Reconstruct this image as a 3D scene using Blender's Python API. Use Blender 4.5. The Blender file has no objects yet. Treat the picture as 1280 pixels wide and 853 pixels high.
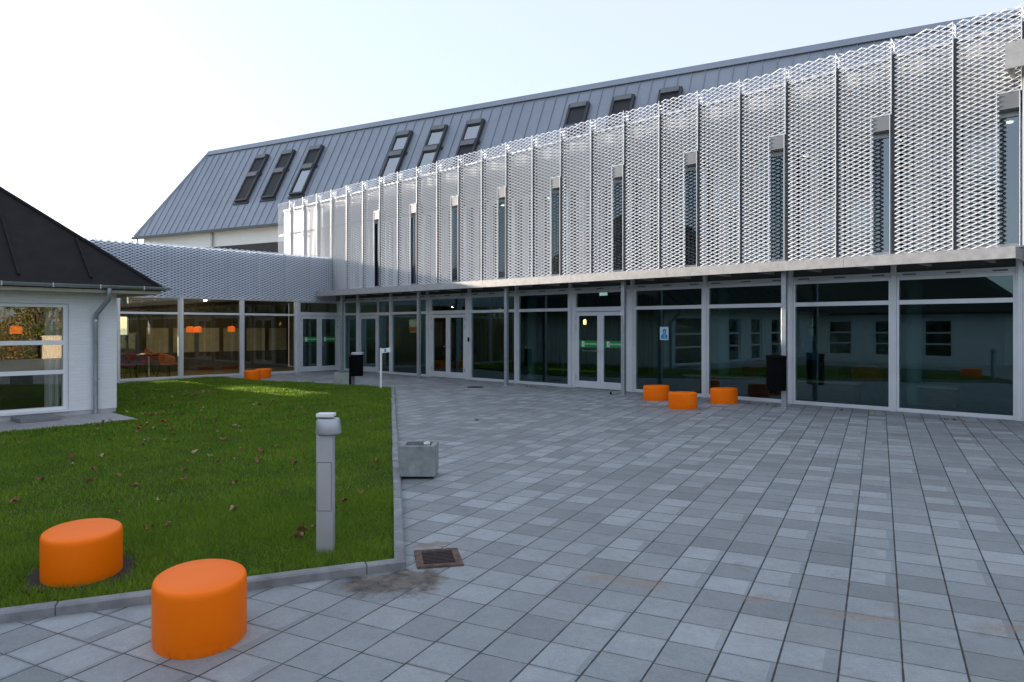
import bpy, bmesh, math, random
import numpy as np
from mathutils import Vector, Matrix

random.seed(7)
rng = np.random.default_rng(11)
sc = bpy.context.scene
C = sc.collection
R = math.radians
PI = math.pi

# ------------------------------------------------------------------ camera, sky, sun, exposure
YAW = R(43.8)
cam_d = bpy.data.cameras.new("camera")
cam = bpy.data.objects.new("camera", cam_d)
C.objects.link(cam)
cam.location = (0, 0, 1.7)
cam.rotation_euler = (R(90), 0, YAW)
cam_d.sensor_width = 36
cam_d.lens = 36 * 900 / 1280
cam_d.shift_y = -17.5 / 1280
cam_d.clip_end = 3000
sc.camera = cam

SUN_EL, SUN_B = R(9.5), R(4.5)          # low sun, just in front of the long facade
sun_dir = Vector((-math.cos(SUN_EL) * math.cos(SUN_B), -math.cos(SUN_EL) * math.sin(SUN_B), math.sin(SUN_EL)))
world = bpy.data.worlds.new("World")
sc.world = world
world.use_nodes = True
wn = world.node_tree
bg = wn.nodes['Background']
sky = wn.nodes.new('ShaderNodeTexSky')
sky.sky_type = 'NISHITA'
sky.sun_disc = False
sky.sun_elevation = SUN_EL
sky.sun_rotation = math.atan2(sun_dir.x, sun_dir.y)
sky.air_density = 1.0
sky.dust_density = 1.0
sky.ozone_density = 4.0
hazy = wn.nodes.new('ShaderNodeMix')      # thin high haze whitens the evening sky
hazy.data_type = 'RGBA'
hazy.inputs[0].default_value = 0.80
hazy.inputs[7].default_value = (1.28, 1.31, 1.44, 1)
wn.links.new(sky.outputs[0], hazy.inputs[6])
wn.links.new(hazy.outputs[2], bg.inputs[0])
bg.inputs[1].default_value = 0.15
sl = bpy.data.lights.new("sun", 'SUN')
sl.energy = 5.0
sl.angle = R(0.6)
sl.color = (1.0, 0.88, 0.74)
so = bpy.data.objects.new("sun", sl)
C.objects.link(so)
so.rotation_euler = sun_dir.to_track_quat('Z', 'Y').to_euler()
sc.view_settings.view_transform = 'Standard'
sc.view_settings.look = 'None'
sc.view_settings.gamma = 1
sc.view_settings.exposure = 2.2
cy = sc.cycles
cy.use_denoising = True
cy.max_bounces = 10
cy.transparent_max_bounces = 24
cy.sample_clamp_indirect = 6
cy.caustics_reflective = False
cy.caustics_refractive = False

# ------------------------------------------------------------------ helpers
KS, Y0 = 0.0114, 15.87
def gz(y):
    return KS * (y - Y0)

F, HZ = 900.0, 409.0
CS, CC = math.sin(R(46.2)), math.cos(R(46.2))
def ray(px, py):
    a = (px - 640) / F
    return Vector((a * CS - CC, a * CC + CS, (HZ - py) / F))
def on_plane(px, py, p0, n):
    d = ray(px, py)
    o = Vector((0, 0, 1.7))
    t = (Vector(p0) - o).dot(n) / d.dot(n)
    return o + d * t
def on_ground(px, py):
    return on_plane(px, py, (0, Y0, 0), Vector((0, -KS, 1)))
def at_y(px, py, y):
    return on_plane(px, py, (0, y, 0), Vector((0, 1, 0)))
def at_x(px, py, x):
    return on_plane(px, py, (x, 0, 0), Vector((1, 0, 0)))

def root_loc(p):
    v = Vector((0, 0, 0))
    while p is not None:
        v += p.location
        p = p.parent
    return v

class MB:
    """collects shapes, then links them as one mesh object"""
    def __init__(s):
        s.v, s.f, s.m = [], [], []
    def add(s, vs, fs, mi=0):
        o = len(s.v)
        s.v += [tuple(x) for x in vs]
        s.f += [tuple(i + o for i in q) for q in fs]
        s.m += [mi] * len(fs)
        return s
    def box(s, x0, x1, y0, y1, z0, z1, mi=0):
        vs = [(x0, y0, z0), (x1, y0, z0), (x1, y1, z0), (x0, y1, z0), (x0, y0, z1), (x1, y0, z1), (x1, y1, z1), (x0, y1, z1)]
        return s.add(vs, [(3, 2, 1, 0), (4, 5, 6, 7), (0, 1, 5, 4), (1, 2, 6, 5), (2, 3, 7, 6), (3, 0, 4, 7)], mi)
    def fbox(s, o, a, b, c, mi=0):
        """box from a corner and three edge vectors"""
        o, a, b, c = map(Vector, (o, a, b, c))
        vs = [o, o + a, o + a + b, o + b, o + c, o + a + c, o + a + b + c, o + b + c]
        fs = [(3, 2, 1, 0), (4, 5, 6, 7), (0, 1, 5, 4), (1, 2, 6, 5), (2, 3, 7, 6), (3, 0, 4, 7)]
        if a.cross(b).dot(c) < 0:
            fs = [q[::-1] for q in fs]
        return s.add(vs, fs, mi)
    def prism(s, poly, z0, z1, mi=0):
        """poly: list of (x, y) counter-clockwise; z0, z1 number or function of (x, y)"""
        f0 = z0 if callable(z0) else (lambda x, y: z0)
        f1 = z1 if callable(z1) else (lambda x, y: z1)
        n = len(poly)
        vs = [(x, y, f0(x, y)) for x, y in poly] + [(x, y, f1(x, y)) for x, y in poly]
        fs = [tuple(range(n))[::-1], tuple(range(n, 2 * n))] + [(i, (i + 1) % n, n + (i + 1) % n, n + i) for i in range(n)]
        return s.add(vs, fs, mi)
    def tube(s, pts, r, n=12, mi=0, cap=True):
        pts = [Vector(p) for p in pts]
        rs = r if isinstance(r, (list, tuple)) else [r] * len(pts)
        rings = []
        prev = None
        for i, p in enumerate(pts):
            t = (pts[min(i + 1, len(pts) - 1)] - pts[max(i - 1, 0)]).normalized()
            if prev is None:
                u = t.orthogonal().normalized()
            else:
                u = (prev - t * prev.dot(t)).normalized()
            prev = u
            w = t.cross(u)
            rings.append([p + (u * math.cos(2 * PI * k / n) + w * math.sin(2 * PI * k / n)) * rs[i] for k in range(n)])
        vs = [q for rg in rings for q in rg]
        fs = []
        for i in range(len(pts) - 1):
            for k in range(n):
                fs.append((i * n + k, i * n + (k + 1) % n, (i + 1) * n + (k + 1) % n, (i + 1) * n + k))
        if cap:
            fs.append(tuple(range(n))[::-1])
            fs.append(tuple((len(pts) - 1) * n + k for k in range(n)))
        return s.add(vs, fs, mi)
    def lathe(s, prof, c=(0, 0, 0), n=24, ab=(1, 1), mi=0):
        """prof: (r, z) from bottom to top"""
        vs, fs = [], []
        for r, z in prof:
            for k in range(n):
                t = 2 * PI * k / n
                vs.append((c[0] + r * ab[0] * math.cos(t), c[1] + r * ab[1] * math.sin(t), c[2] + z))
        for i in range(len(prof) - 1):
            for k in range(n):
                fs.append((i * n + k, i * n + (k + 1) % n, (i + 1) * n + (k + 1) % n, (i + 1) * n + k))
        fs.append(tuple(range(n))[::-1])
        fs.append(tuple((len(prof) - 1) * n + k for k in range(n)))
        return s.add(vs, fs, mi)
    def build(s, name, mats, parent=None, smooth=False, local=False, bevel=0.0):
        me = bpy.data.meshes.new(name)
        off = Vector((0, 0, 0)) if local else root_loc(parent)
        me.from_pydata([(x - off.x, y - off.y, z - off.z) for x, y, z in s.v], [], s.f)
        if not isinstance(mats, (list, tuple)):
            mats = [mats]
        for m in mats:
            me.materials.append(m)
        if len(mats) > 1:
            me.polygons.foreach_set('material_index', s.m)
        if smooth:
            me.polygons.foreach_set('use_smooth', [True] * len(me.polygons))
            try:
                me.set_sharp_from_angle(angle=R(40))
            except Exception:
                pass
        o = bpy.data.objects.new(name, me)
        C.objects.link(o)
        if parent is not None:
            o.parent = parent
        if bevel:
            b = o.modifiers.new('bevel', 'BEVEL')
            b.width = bevel
            b.segments = 2
            b.limit_method = 'ANGLE'
        return o

def tag(o, label=None, cat=None, group=None, kind=None):
    if label: o['label'] = label
    if cat: o['category'] = cat
    if group: o['group'] = group
    if kind: o['kind'] = kind
    return o
def thing(name, loc, label, cat, group=None, rz=0.0):
    o = bpy.data.objects.new(name, None)
    C.objects.link(o)
    o.empty_display_size = 0.2
    o.location = loc
    o.rotation_euler = (0, 0, rz)
    return tag(o, label, cat, group)
def copy_tree(o, parent=None):
    c = o.copy()
    C.objects.link(c)
    c.parent = parent
    for ch in list(o.children):
        copy_tree(ch, c)
    return c
def text_geo(body, size):
    """outline letters as flat faces in the local xz plane, left aligned at the origin"""
    cu = bpy.data.curves.new('lettering', 'FONT')
    cu.body = body
    cu.size = size
    cu.resolution_u = 2
    o = bpy.data.objects.new('lettering', cu)
    C.objects.link(o)
    bpy.context.view_layer.update()
    dg = bpy.context.evaluated_depsgraph_get()
    me = o.evaluated_get(dg).to_mesh()
    vs = [tuple(v.co) for v in me.vertices]
    fs = [tuple(p.vertices) for p in me.polygons]
    o.evaluated_get(dg).to_mesh_clear()
    bpy.data.objects.remove(o)
    bpy.data.curves.remove(cu)
    return vs, fs

# ------------------------------------------------------------------ materials
class NT:
    def __init__(s, name):
        s.mat = bpy.data.materials.new(name)
        s.mat.use_nodes = True
        s.t = s.mat.node_tree
        s.b = s.t.nodes['Principled BSDF']
        s.out = s.t.nodes['Material Output']
    def n(s, typ, **kw):
        nd = s.t.nodes.new(typ)
        for k, v in kw.items():
            setattr(nd, k, v)
        return nd
    def l(s, a, b):
        s.t.links.new(a, b)
    def val(s, x):
        return x
    def math(s, op, a, b=None, clamp=False):
        nd = s.n('ShaderNodeMath', operation=op)
        nd.use_clamp = clamp
        for i, x in enumerate((a, b)):
            if x is None: continue
            if isinstance(x, (int, float)): nd.inputs[i].default_value = x
            else: s.l(x, nd.inputs[i])
        return nd.outputs[0]
    def mix(s, f, a, b, blend='MIX'):
        nd = s.n('ShaderNodeMix', data_type='RGBA', blend_type=blend)
        for i, x in ((0, f), (6, a), (7, b)):
            if isinstance(x, (int, float)): nd.inputs[i].default_value = x
            elif isinstance(x, (tuple, list)): nd.inputs[i].default_value = (*x[:3], 1)
            else: s.l(x, nd.inputs[i])
        return nd.outputs[2]
    def noise(s, scale, detail=4, rough=0.55, vec=None, out=0):
        nd = s.n('ShaderNodeTexNoise')
        nd.inputs['Scale'].default_value = scale
        nd.inputs['Detail'].default_value = detail
        nd.inputs['Roughness'].default_value = rough
        if vec is not None: s.l(vec, nd.inputs['Vector'])
        return nd.outputs[out]
    def ramp(s, x, a, b, c0=(0, 0, 0), c1=(1, 1, 1)):
        nd = s.n('ShaderNodeValToRGB')
        nd.color_ramp.elements[0].position = a
        nd.color_ramp.elements[1].position = b
        nd.color_ramp.elements[0].color = (*c0, 1)
        nd.color_ramp.elements[1].color = (*c1, 1)
        s.l(x, nd.inputs[0])
        return nd.outputs[0]
    def obj(s):
        return s.n('ShaderNodeTexCoord').outputs['Object']
    def pos(s):
        return s.n('ShaderNodeNewGeometry').outputs['Position']
    def bump(s, h, strength=0.3, dist=0.01):
        nd = s.n('ShaderNodeBump')
        nd.inputs['Strength'].default_value = strength
        nd.inputs['Distance'].default_value = dist
        s.l(h, nd.inputs['Height'])
        s.l(nd.outputs[0], s.b.inputs['Normal'])

def simple(name, col, rough=0.5, metal=0.0, var=0.12, scale=3.0, bump=0.0, bscale=60.0, spec=0.5, rvar=0.1, stretch=None):
    m = NT(name)
    p = m.pos()
    if stretch:
        mp = m.n('ShaderNodeMapping')
        mp.inputs['Scale'].default_value = stretch
        m.l(p, mp.inputs[0])
        p = mp.outputs[0]
    nz = m.noise(scale, 5, 0.6, p)
    f = m.ramp(nz, 0.3, 0.7)
    m.l(m.mix(f, tuple(c * (1 - var) for c in col), tuple(min(1, c * (1 + var)) for c in col)), m.b.inputs['Base Color'])
    m.b.inputs['Metallic'].default_value = metal
    r = m.n('ShaderNodeMapRange')
    r.inputs['To Min'].default_value = max(0.03, rough - rvar)
    r.inputs['To Max'].default_value = min(1, rough + rvar)
    m.l(m.noise(scale * 2.3, 3, 0.5, p), r.inputs['Value'])
    m.l(r.outputs[0], m.b.inputs['Roughness'])
    m.b.inputs['Specular IOR Level'].default_value = spec
    if bump:
        m.bump(m.noise(bscale, 4, 0.6, p), bump, 0.01)
    return m.mat

def glass_mat(name, tint=(0.72, 0.82, 0.80), r0=0.06, gloss=(0.86, 0.95, 0.95)):
    m = NT(name)
    lw = m.n('ShaderNodeLayerWeight')
    lw.inputs['Blend'].default_value = 0.5
    p5 = m.math('POWER', lw.outputs['Facing'], 4.2)
    fr = m.math('ADD', m.math('MULTIPLY', p5, 1 - r0), r0, True)
    tr = m.n('ShaderNodeBsdfTransparent')
    tr.inputs[0].default_value = (*tint, 1)
    gl = m.n('ShaderNodeBsdfGlossy')
    gl.inputs['Color'].default_value = (*gloss, 1)
    gl.inputs['Roughness'].default_value = 0.0
    bp_ = m.n('ShaderNodeBump')
    bp_.inputs['Strength'].default_value = 0.12
    bp_.inputs['Distance'].default_value = 0.004
    m.l(m.noise(0.9, 1, 0.4, m.pos()), bp_.inputs['Height'])
    m.l(bp_.outputs[0], gl.inputs['Normal'])
    mx = m.n('ShaderNodeMixShader')
    m.l(fr, mx.inputs[0])
    m.l(tr.outputs[0], mx.inputs[1])
    m.l(gl.outputs[0], mx.inputs[2])
    m.l(mx.outputs[0], m.out.inputs['Surface'])
    return m.mat

def emit_mat(name, col, st):
    m = NT(name)
    m.b.inputs['Base Color'].default_value = (*col, 1)
    m.b.inputs['Emission Color'].default_value = (*col, 1)
    m.b.inputs['Emission Strength'].default_value = st
    return m.mat

TS, TTH, TO = 0.3044, 0.29248, (-3.4565, 2.3630)
def paving_mat():
    m = NT('concrete_paving')
    p = m.pos()
    sx = m.n('ShaderNodeSeparateXYZ'); m.l(p, sx.inputs[0])
    dx = m.math('SUBTRACT', sx.outputs[0], TO[0]); dy = m.math('SUBTRACT', sx.outputs[1], TO[1])
    c, s = math.cos(TTH), math.sin(TTH)
    u = m.math('MULTIPLY', m.math('ADD', m.math('MULTIPLY', dx, c), m.math('MULTIPLY', dy, s)), 1 / TS)
    v = m.math('MULTIPLY', m.math('ADD', m.math('MULTIPLY', dx, -s), m.math('MULTIPLY', dy, c)), 1 / TS)
    # each row sits a few millimetres out of line
    fv0 = m.math('FLOOR', v)
    fu0 = m.math('FLOOR', u)
    wn1 = m.n('ShaderNodeTexWhiteNoise', noise_dimensions='1D'); m.l(fu0, wn1.inputs['W'])
    v = m.math('ADD', v, m.math('MULTIPLY', m.math('SUBTRACT', wn1.outputs[0], 0.5), 0.07))
    fu, fv = m.math('FLOOR', u), m.math('FLOOR', v)
    cu = m.math('SUBTRACT', u, fu); cv = m.math('SUBTRACT', v, fv)
    cell = m.n('ShaderNodeCombineXYZ'); m.l(fu, cell.inputs[0]); m.l(fv, cell.inputs[1])
    wn = m.n('ShaderNodeTexWhiteNoise', noise_dimensions='2D'); m.l(cell.outputs[0], wn.inputs['Vector'])
    sp = m.n('ShaderNodeSeparateColor'); m.l(wn.outputs['Color'], sp.inputs[0])
    eu = m.math('MINIMUM', cu, m.math('SUBTRACT', 1.0, cu))
    ev = m.math('MINIMUM', cv, m.math('SUBTRACT', 1.0, cv))
    # the joints along one family are wider than the other
    jn = m.math('MULTIPLY', m.noise(9, 3, 0.6, p), 0.022)
    ju = m.math('LESS_THAN', eu, m.math('ADD', jn, 0.007))
    jv = m.math('LESS_THAN', ev, m.math('SUBTRACT', jn, 0.0005))
    joint = m.math('MAXIMUM', ju, jv)
    # tone of each slab
    tone = m.math('ADD', m.math('MULTIPLY', m.math('SUBTRACT', wn.outputs['Value'], 0.5), 0.065), 0.248)
    cellp = m.n('ShaderNodeVectorMath', operation='SCALE'); m.l(cell.outputs[0], cellp.inputs[0]); cellp.inputs['Scale'].default_value = 0.105
    big = m.noise(1.0, 4, 0.6, cellp.outputs[0])
    # a number of newer, darker slabs gather in places
    dk = m.math('GREATER_THAN', m.math('ADD', sp.outputs[0], m.math('MULTIPLY', m.math('SUBTRACT', big, 0.5), 1.5)), 0.86)
    tone = m.math('SUBTRACT', tone, m.math('MULTIPLY', dk, 0.07))
    # pale efflorescence that stops short of one slab edge
    ef = m.math('GREATER_THAN', m.math('SUBTRACT', sp.outputs[1], m.math('MULTIPLY', m.math('SUBTRACT', big, 0.5), 1.3)), 0.62)
    efm = m.math('MULTIPLY', m.math('LESS_THAN', cu, m.math('ADD', 0.72, m.math('MULTIPLY', sp.outputs[2], 0.4))), m.math('GREATER_THAN', ev, 0.05))
    efn = m.math('MULTIPLY', m.math('MULTIPLY', ef, efm), m.math('ADD', 0.35, m.noise(6, 4, 0.6, p)), True)
    tone = m.math('ADD', tone, m.math('MULTIPLY', efn, 0.075))
    grain = m.ramp(m.noise(95, 5, 0.8, p), 0.32, 0.68)
    mid = m.ramp(m.noise(28, 5, 0.75, p), 0.34, 0.66)
    cloud = m.ramp(m.noise(4.2, 8, 0.72, p), 0.28, 0.72)
    tone = m.math('MULTIPLY', tone, m.math('ADD', 0.64, m.math('ADD', m.math('ADD', m.math('MULTIPLY', grain, 0.34), m.math('MULTIPLY', mid, 0.14)), m.math('MULTIPLY', cloud, 0.24))))
    tn = m.n('ShaderNodeCombineColor')
    m.l(m.math('MULTIPLY', tone, 0.935), tn.inputs[0]); m.l(m.math('MULTIPLY', tone, 1.035), tn.inputs[1]); m.l(m.math('MULTIPLY', tone, 1.065), tn.inputs[2])
    warm = m.mix(m.ramp(m.math('MULTIPLY', sp.outputs[2], m.noise(1.6, 2, 0.5, cellp.outputs[0])), 0.38, 0.55), tn.outputs[0], (0.25, 0.215, 0.195))
    col = m.mix(joint, m.mix(0.16, tn.outputs[0], warm), (0.030, 0.026, 0.023))
    # sand along a sunken row, mud by the drain, tan spills at slab edges
    def band(ax, ay, bx, by, w, wig=0.3):
        L = math.hypot(bx - ax, by - ay); ex, ey = (bx - ax) / L, (by - ay) / L
        rx = m.math('SUBTRACT', sx.outputs[0], ax); ry = m.math('SUBTRACT', sx.outputs[1], ay)
        al = m.math('ADD', m.math('MULTIPLY', rx, ex), m.math('MULTIPLY', ry, ey))
        wob = m.math('MULTIPLY', m.math('SUBTRACT', m.noise(2.2, 5, 0.7, p), 0.5), wig)
        pe = m.math('ABSOLUTE', m.math('ADD', wob, m.math('ADD', m.math('MULTIPLY', rx, -ey), m.math('MULTIPLY', ry, ex))))
        al2 = m.math('ABSOLUTE', m.math('SUBTRACT', al, L / 2))
        f1 = m.math('SUBTRACT', 1.0, m.math('MULTIPLY', pe, 1 / w), True)
        f2 = m.math('MULTIPLY', m.math('SUBTRACT', L / 2 + 0.15, al2), 4.0, True)
        return m.math('MULTIPLY', f1, f2)
    def patchy(b, sc_, lo, hi):
        return m.ramp(m.math('ADD', m.math('MULTIPLY', b, 0.75), m.math('MULTIPLY', m.noise(sc_, 6, 0.7, p), 0.6)), lo, hi)
    for q_ in ((-3.28, 4.16, -2.72, 4.44), (-2.30, 4.55, -2.02, 4.74), (-1.80, 4.66, -1.35, 4.88), (-1.02, 5.12, -0.66, 5.36)):
        sand = patchy(band(*q_, 0.15, 0.5), 9.0, 0.60, 0.86)
        col = m.mix(m.math('MULTIPLY', sand, m.math('MULTIPLY', m.ramp(m.noise(38, 5, 0.8, p), 0.36, 0.6), 0.75)), col, m.mix(m.ramp(m.noise(60, 4, 0.7, p), 0.35, 0.65), (0.19, 0.14, 0.10), (0.31, 0.24, 0.17)))
    mud = patchy(band(-4.42, 2.86, -4.02, 3.46, 0.36, 0.9), 6.5, 0.52, 0.80)
    mudc = m.mix(m.ramp(m.noise(9, 7, 0.75, p), 0.38, 0.62), (0.018, 0.014, 0.011), (0.150, 0.120, 0.088))
    col = m.mix(m.math('MULTIPLY', mud, 0.92), col, mudc)
    mud2 = patchy(band(-4.75, 3.75, -4.62, 4.1, 0.14), 9.0, 0.62, 0.9)
    col = m.mix(m.math('MULTIPLY', mud2, 0.85), col, (0.20, 0.165, 0.125))
    edge = patchy(band(-5.6, 1.15, -4.6, 3.2, 0.2), 7.0, 0.86, 1.1)
    col = m.mix(m.math('MULTIPLY', edge, 0.7), col, (0.26, 0.21, 0.16))
    spill = m.math('MULTIPLY', m.ramp(m.noise(1.7, 7, 0.75, p), 0.66, 0.78), 0.25)
    col = m.mix(spill, col, (0.26, 0.215, 0.18))
    spot = m.ramp(m.noise(2.6, 2, 0.4, p), 0.24, 0.30, (1, 1, 1), (0, 0, 0))
    col = m.mix(m.math('MULTIPLY', spot, 0.35), col, (0.10, 0.10, 0.10))
    m.l(col, m.b.inputs['Base Color'])
    m.b.inputs['Roughness'].default_value = 0.62
    m.b.inputs['Specular IOR Level'].default_value = 0.45
    tilt = m.math('MULTIPLY', m.math('ADD', m.math('MULTIPLY', cu, m.math('SUBTRACT', sp.outputs[0], 0.5)), m.math('MULTIPLY', cv, m.math('SUBTRACT', sp.outputs[1], 0.5))), 0.5)
    h = m.math('SUBTRACT', m.math('ADD', m.math('MULTIPLY', grain, 0.12), tilt), joint)
    m.bump(h, 0.5, 0.006)
    return m.mat

def lawn_mat():
    m = NT('turf')
    p = m.pos()
    a = m.noise(1.1, 5, 0.65, p); b = m.noise(55, 3, 0.6, p)
    col = m.mix(m.ramp(a, 0.3, 0.7), (0.035, 0.075, 0.008), (0.070, 0.110, 0.014))
    col = m.mix(m.ramp(b, 0.45, 0.75), col, (0.055, 0.05, 0.02))
    m.l(col, m.b.inputs['Base Color'])
    m.b.inputs['Roughness'].default_value = 0.9
    m.b.inputs['Specular IOR Level'].default_value = 0.2
    m.bump(b, 0.8, 0.03)
    return m.mat

def grass_mat():
    m = NT('grass_blade')
    p = m.pos()
    inf = m.n('ShaderNodeVertexColor') if False else None
    at = m.n('ShaderNodeAttribute'); at.attribute_name = 'tone'
    f = at.outputs['Fac']
    big = m.ramp(m.noise(0.9, 4, 0.6, p), 0.32, 0.68)
    c1 = m.mix(big, (0.036, 0.098, 0.006), (0.070, 0.152, 0.010))
    c2 = m.mix(big, (0.190, 0.375, 0.020), (0.300, 0.440, 0.030))
    col = m.mix(f, c1, c2)
    dry = m.ramp(f, 0.985, 0.995)
    col = m.mix(dry, col, (0.22, 0.17, 0.07))
    m.l(col, m.b.inputs['Base Color'])
    m.b.inputs['Roughness'].default_value = 0.55
    m.b.inputs['Specular IOR Level'].default_value = 0.3
    tl = m.n('ShaderNodeBsdfTranslucent')
    m.l(m.mix(0.5, col, (0.20, 0.26, 0.02)), tl.inputs[0])
    mx = m.n('ShaderNodeMixShader'); mx.inputs[0].default_value = 0.35
    m.l(m.b.outputs[0], mx.inputs[1]); m.l(tl.outputs[0], mx.inputs[2])
    m.l(mx.outputs[0], m.out.inputs['Surface'])
    return m.mat

def brick_paint_mat(name, col, bw=0.235, bh=0.067, mortar=0.9, axis='yz', bump=0.5, c2=None):
    m = NT(name)
    p = m.pos()
    sx = m.n('ShaderNodeSeparateXYZ'); m.l(p, sx.inputs[0])
    cb = m.n('ShaderNodeCombineXYZ')
    m.l(m.math('ADD', sx.outputs[0], sx.outputs[1]), cb.inputs[0]); m.l(sx.outputs[2], cb.inputs[1])
    br = m.n('ShaderNodeTexBrick')
    br.inputs['Scale'].default_value = 1.0
    br.inputs['Brick Width'].default_value = bw
    br.inputs['Row Height'].default_value = bh
    br.inputs['Mortar Size'].default_value = 0.006
    br.inputs['Mortar Smooth'].default_value = 0.4
    c2 = c2 or tuple(c * 0.95 for c in col)
    br.inputs['Color1'].default_value = (*col, 1)
    br.inputs['Color2'].default_value = (*c2, 1)
    br.inputs['Mortar'].default_value = (*[c * mortar for c in col], 1)
    m.l(cb.outputs[0], br.inputs['Vector'])
    st = m.ramp(m.noise(0.8, 6, 0.65, p), 0.35, 0.75)
    col_ = m.mix(m.math('MULTIPLY', st, 0.14), br.outputs['Color'], tuple(c * 0.75 for c in col))
    m.l(col_, m.b.inputs['Base Color'])
    m.b.inputs['Roughness'].default_value = 0.8
    m.bump(m.math('SUBTRACT', m.math('MULTIPLY', m.noise(40, 3, 0.6, p), 0.3), br.outputs['Fac']), bump, 0.006)
    return m.mat

def leaf_mat(name, cols, trans=0.35):
    m = NT(name)
    at = m.n('ShaderNodeAttribute'); at.attribute_name = 'tone'
    rp = m.n('ShaderNodeValToRGB')
    els = rp.color_ramp.elements
    els[0].color = (*cols[0], 1); els[1].color = (*cols[-1], 1)
    for i, c in enumerate(cols[1:-1]):
        e = els.new((i + 1) / (len(cols) - 1)); e.color = (*c, 1)
    m.l(at.outputs['Fac'], rp.inputs[0])
    m.l(rp.outputs[0], m.b.inputs['Base Color'])
    m.b.inputs['Roughness'].default_value = 0.6
    tl = m.n('ShaderNodeBsdfTranslucent'); m.l(rp.outputs[0], tl.inputs[0])
    mx = m.n('ShaderNodeMixShader'); mx.inputs[0].default_value = trans
    m.l(m.b.outputs[0], mx.inputs[1]); m.l(tl.outputs[0], mx.inputs[2])
    m.l(mx.outputs[0], m.out.inputs['Surface'])
    return m.mat

def seam_roof_mat():
    m = NT('zinc_sheet')
    p = m.pos()
    nz = m.noise(0.6, 5, 0.6, p); n2 = m.noise(9, 4, 0.6, p)
    col = m.mix(m.ramp(nz, 0.3, 0.7), (0.245, 0.280, 0.330), (0.300, 0.338, 0.390))
    col = m.mix(m.math('MULTIPLY', m.ramp(n2, 0.4, 0.8), 0.25), col, (0.38, 0.40, 0.43))
    m.l(col, m.b.inputs['Base Color'])
    m.b.inputs['Metallic'].default_value = 0.35
    m.b.inputs['Roughness'].default_value = 0.5
    m.bump(m.noise(1.3, 3, 0.5, p), 0.25, 0.02)
    return m.mat

M = {}
M['paving'] = paving_mat()
M['lawn'] = lawn_mat()
M['grass'] = grass_mat()
M['earth'] = simple('far_ground', (0.10, 0.12, 0.06), 0.9, var=0.3, scale=0.2)
M['pathslab'] = simple('path_slab', (0.34, 0.34, 0.345), 0.75, var=0.15, scale=4, bump=0.4, bscale=110)
M['kerb'] = simple('kerb_concrete', (0.225, 0.23, 0.235), 0.75, var=0.35, scale=5, bump=0.5, bscale=120)
M['seamshade'] = simple('seam_shade_dark', (0.075, 0.078, 0.085), 0.55, 0.4)  # dark tone imitating shade in the folds of the screen
M['seamshadelink'] = simple('seam_shade_grey', (0.10, 0.115, 0.135), 0.55, 0.3)
M['alu'] = simple('anodised_aluminium', (0.70, 0.72, 0.75), 0.38, 0.4, var=0.06, scale=2)
M['alu2'] = simple('aluminium_beam', (0.58, 0.61, 0.65), 0.42, 0.4, var=0.08, scale=2)
M['mesh'] = simple('expanded_aluminium', (0.90, 0.91, 0.92), 0.38, 0.5, var=0.05, scale=1.5)
M['meshdull'] = simple('expanded_metal_link', (0.74, 0.80, 0.88), 0.5, 0.3, var=0.05, scale=1.5)
M['galv'] = simple('galvanised_steel', (0.44, 0.43, 0.415), 0.55, 0.3, var=0.16, scale=7, bump=0.08, bscale=25)
M['galvpost'] = simple('galvanised_post', (0.42, 0.45, 0.48), 0.42, 0.7, var=0.12, scale=8)
M['glass'] = glass_mat('window_glass', (0.60, 0.72, 0.71), 0.09, (0.58, 0.80, 0.84))
M['glassup'] = glass_mat('upper_glass', (0.38, 0.46, 0.48), 0.20, (0.88, 0.96, 1.0))
M['glasslink'] = glass_mat('link_glass', (0.86, 0.88, 0.82), 0.05, (1.0, 0.97, 0.86))
M['glasshouse'] = glass_mat('house_glass', (0.9, 0.92, 0.9), 0.10, (1.0, 0.97, 0.88))
M['white'] = simple('white_cladding', (0.80, 0.80, 0.79), 0.55, var=0.03, scale=0.7)
M['whitejoint'] = simple('cladding_joint', (0.45, 0.45, 0.45), 0.7)
M['cladgrey'] = simple('pale_grey_cladding', (0.60, 0.62, 0.645), 0.5, var=0.04)
M['cladlink'] = simple('link_backing', (0.20, 0.235, 0.28), 0.6, var=0.06)
M['headbox'] = simple('grey_metal_panel', (0.20, 0.21, 0.22), 0.5, 0.2, var=0.06)
M['darkwall'] = brick_paint_mat('dark_brick', (0.065, 0.062, 0.066), c2=(0.045, 0.044, 0.048))
M['zinc'] = seam_roof_mat()
M['zincdark'] = simple('dark_flashing', (0.10, 0.11, 0.12), 0.5, 0.4)
M['skyframe'] = simple('skylight_frame', (0.055, 0.058, 0.063), 0.45, 0.3)
M['skycap'] = simple('skylight_cap', (0.17, 0.18, 0.19), 0.45, 0.4)
M['blind'] = simple('black_roller_blind', (0.030, 0.031, 0.036), 0.75, var=0.15, scale=20)
M['skyglass'] = glass_mat('skylight_glass', (0.5, 0.55, 0.58), 0.35, (0.92, 0.97, 1.0))
M['paint'] = brick_paint_mat('whitewashed_brick', (0.80, 0.81, 0.82), bump=0.45, mortar=0.93)
M['plinth'] = simple('grey_plinth', (0.46, 0.46, 0.46), 0.8, var=0.12, scale=4, bump=0.2)
M['felt'] = simple('bitumen_felt', (0.011, 0.0105, 0.011), 0.75, var=0.25, scale=2.2, bump=0.5, bscale=240, spec=0.22)
M['soffit'] = simple('soffit_board', (0.42, 0.37, 0.30), 0.7, var=0.12, scale=4)
M['zincgutter'] = simple('zinc_gutter', (0.40, 0.43, 0.46), 0.45, 0.75, var=0.15, scale=6)
M['wpaint'] = simple('white_painted_timber', (0.78, 0.79, 0.80), 0.45, var=0.03)
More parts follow.
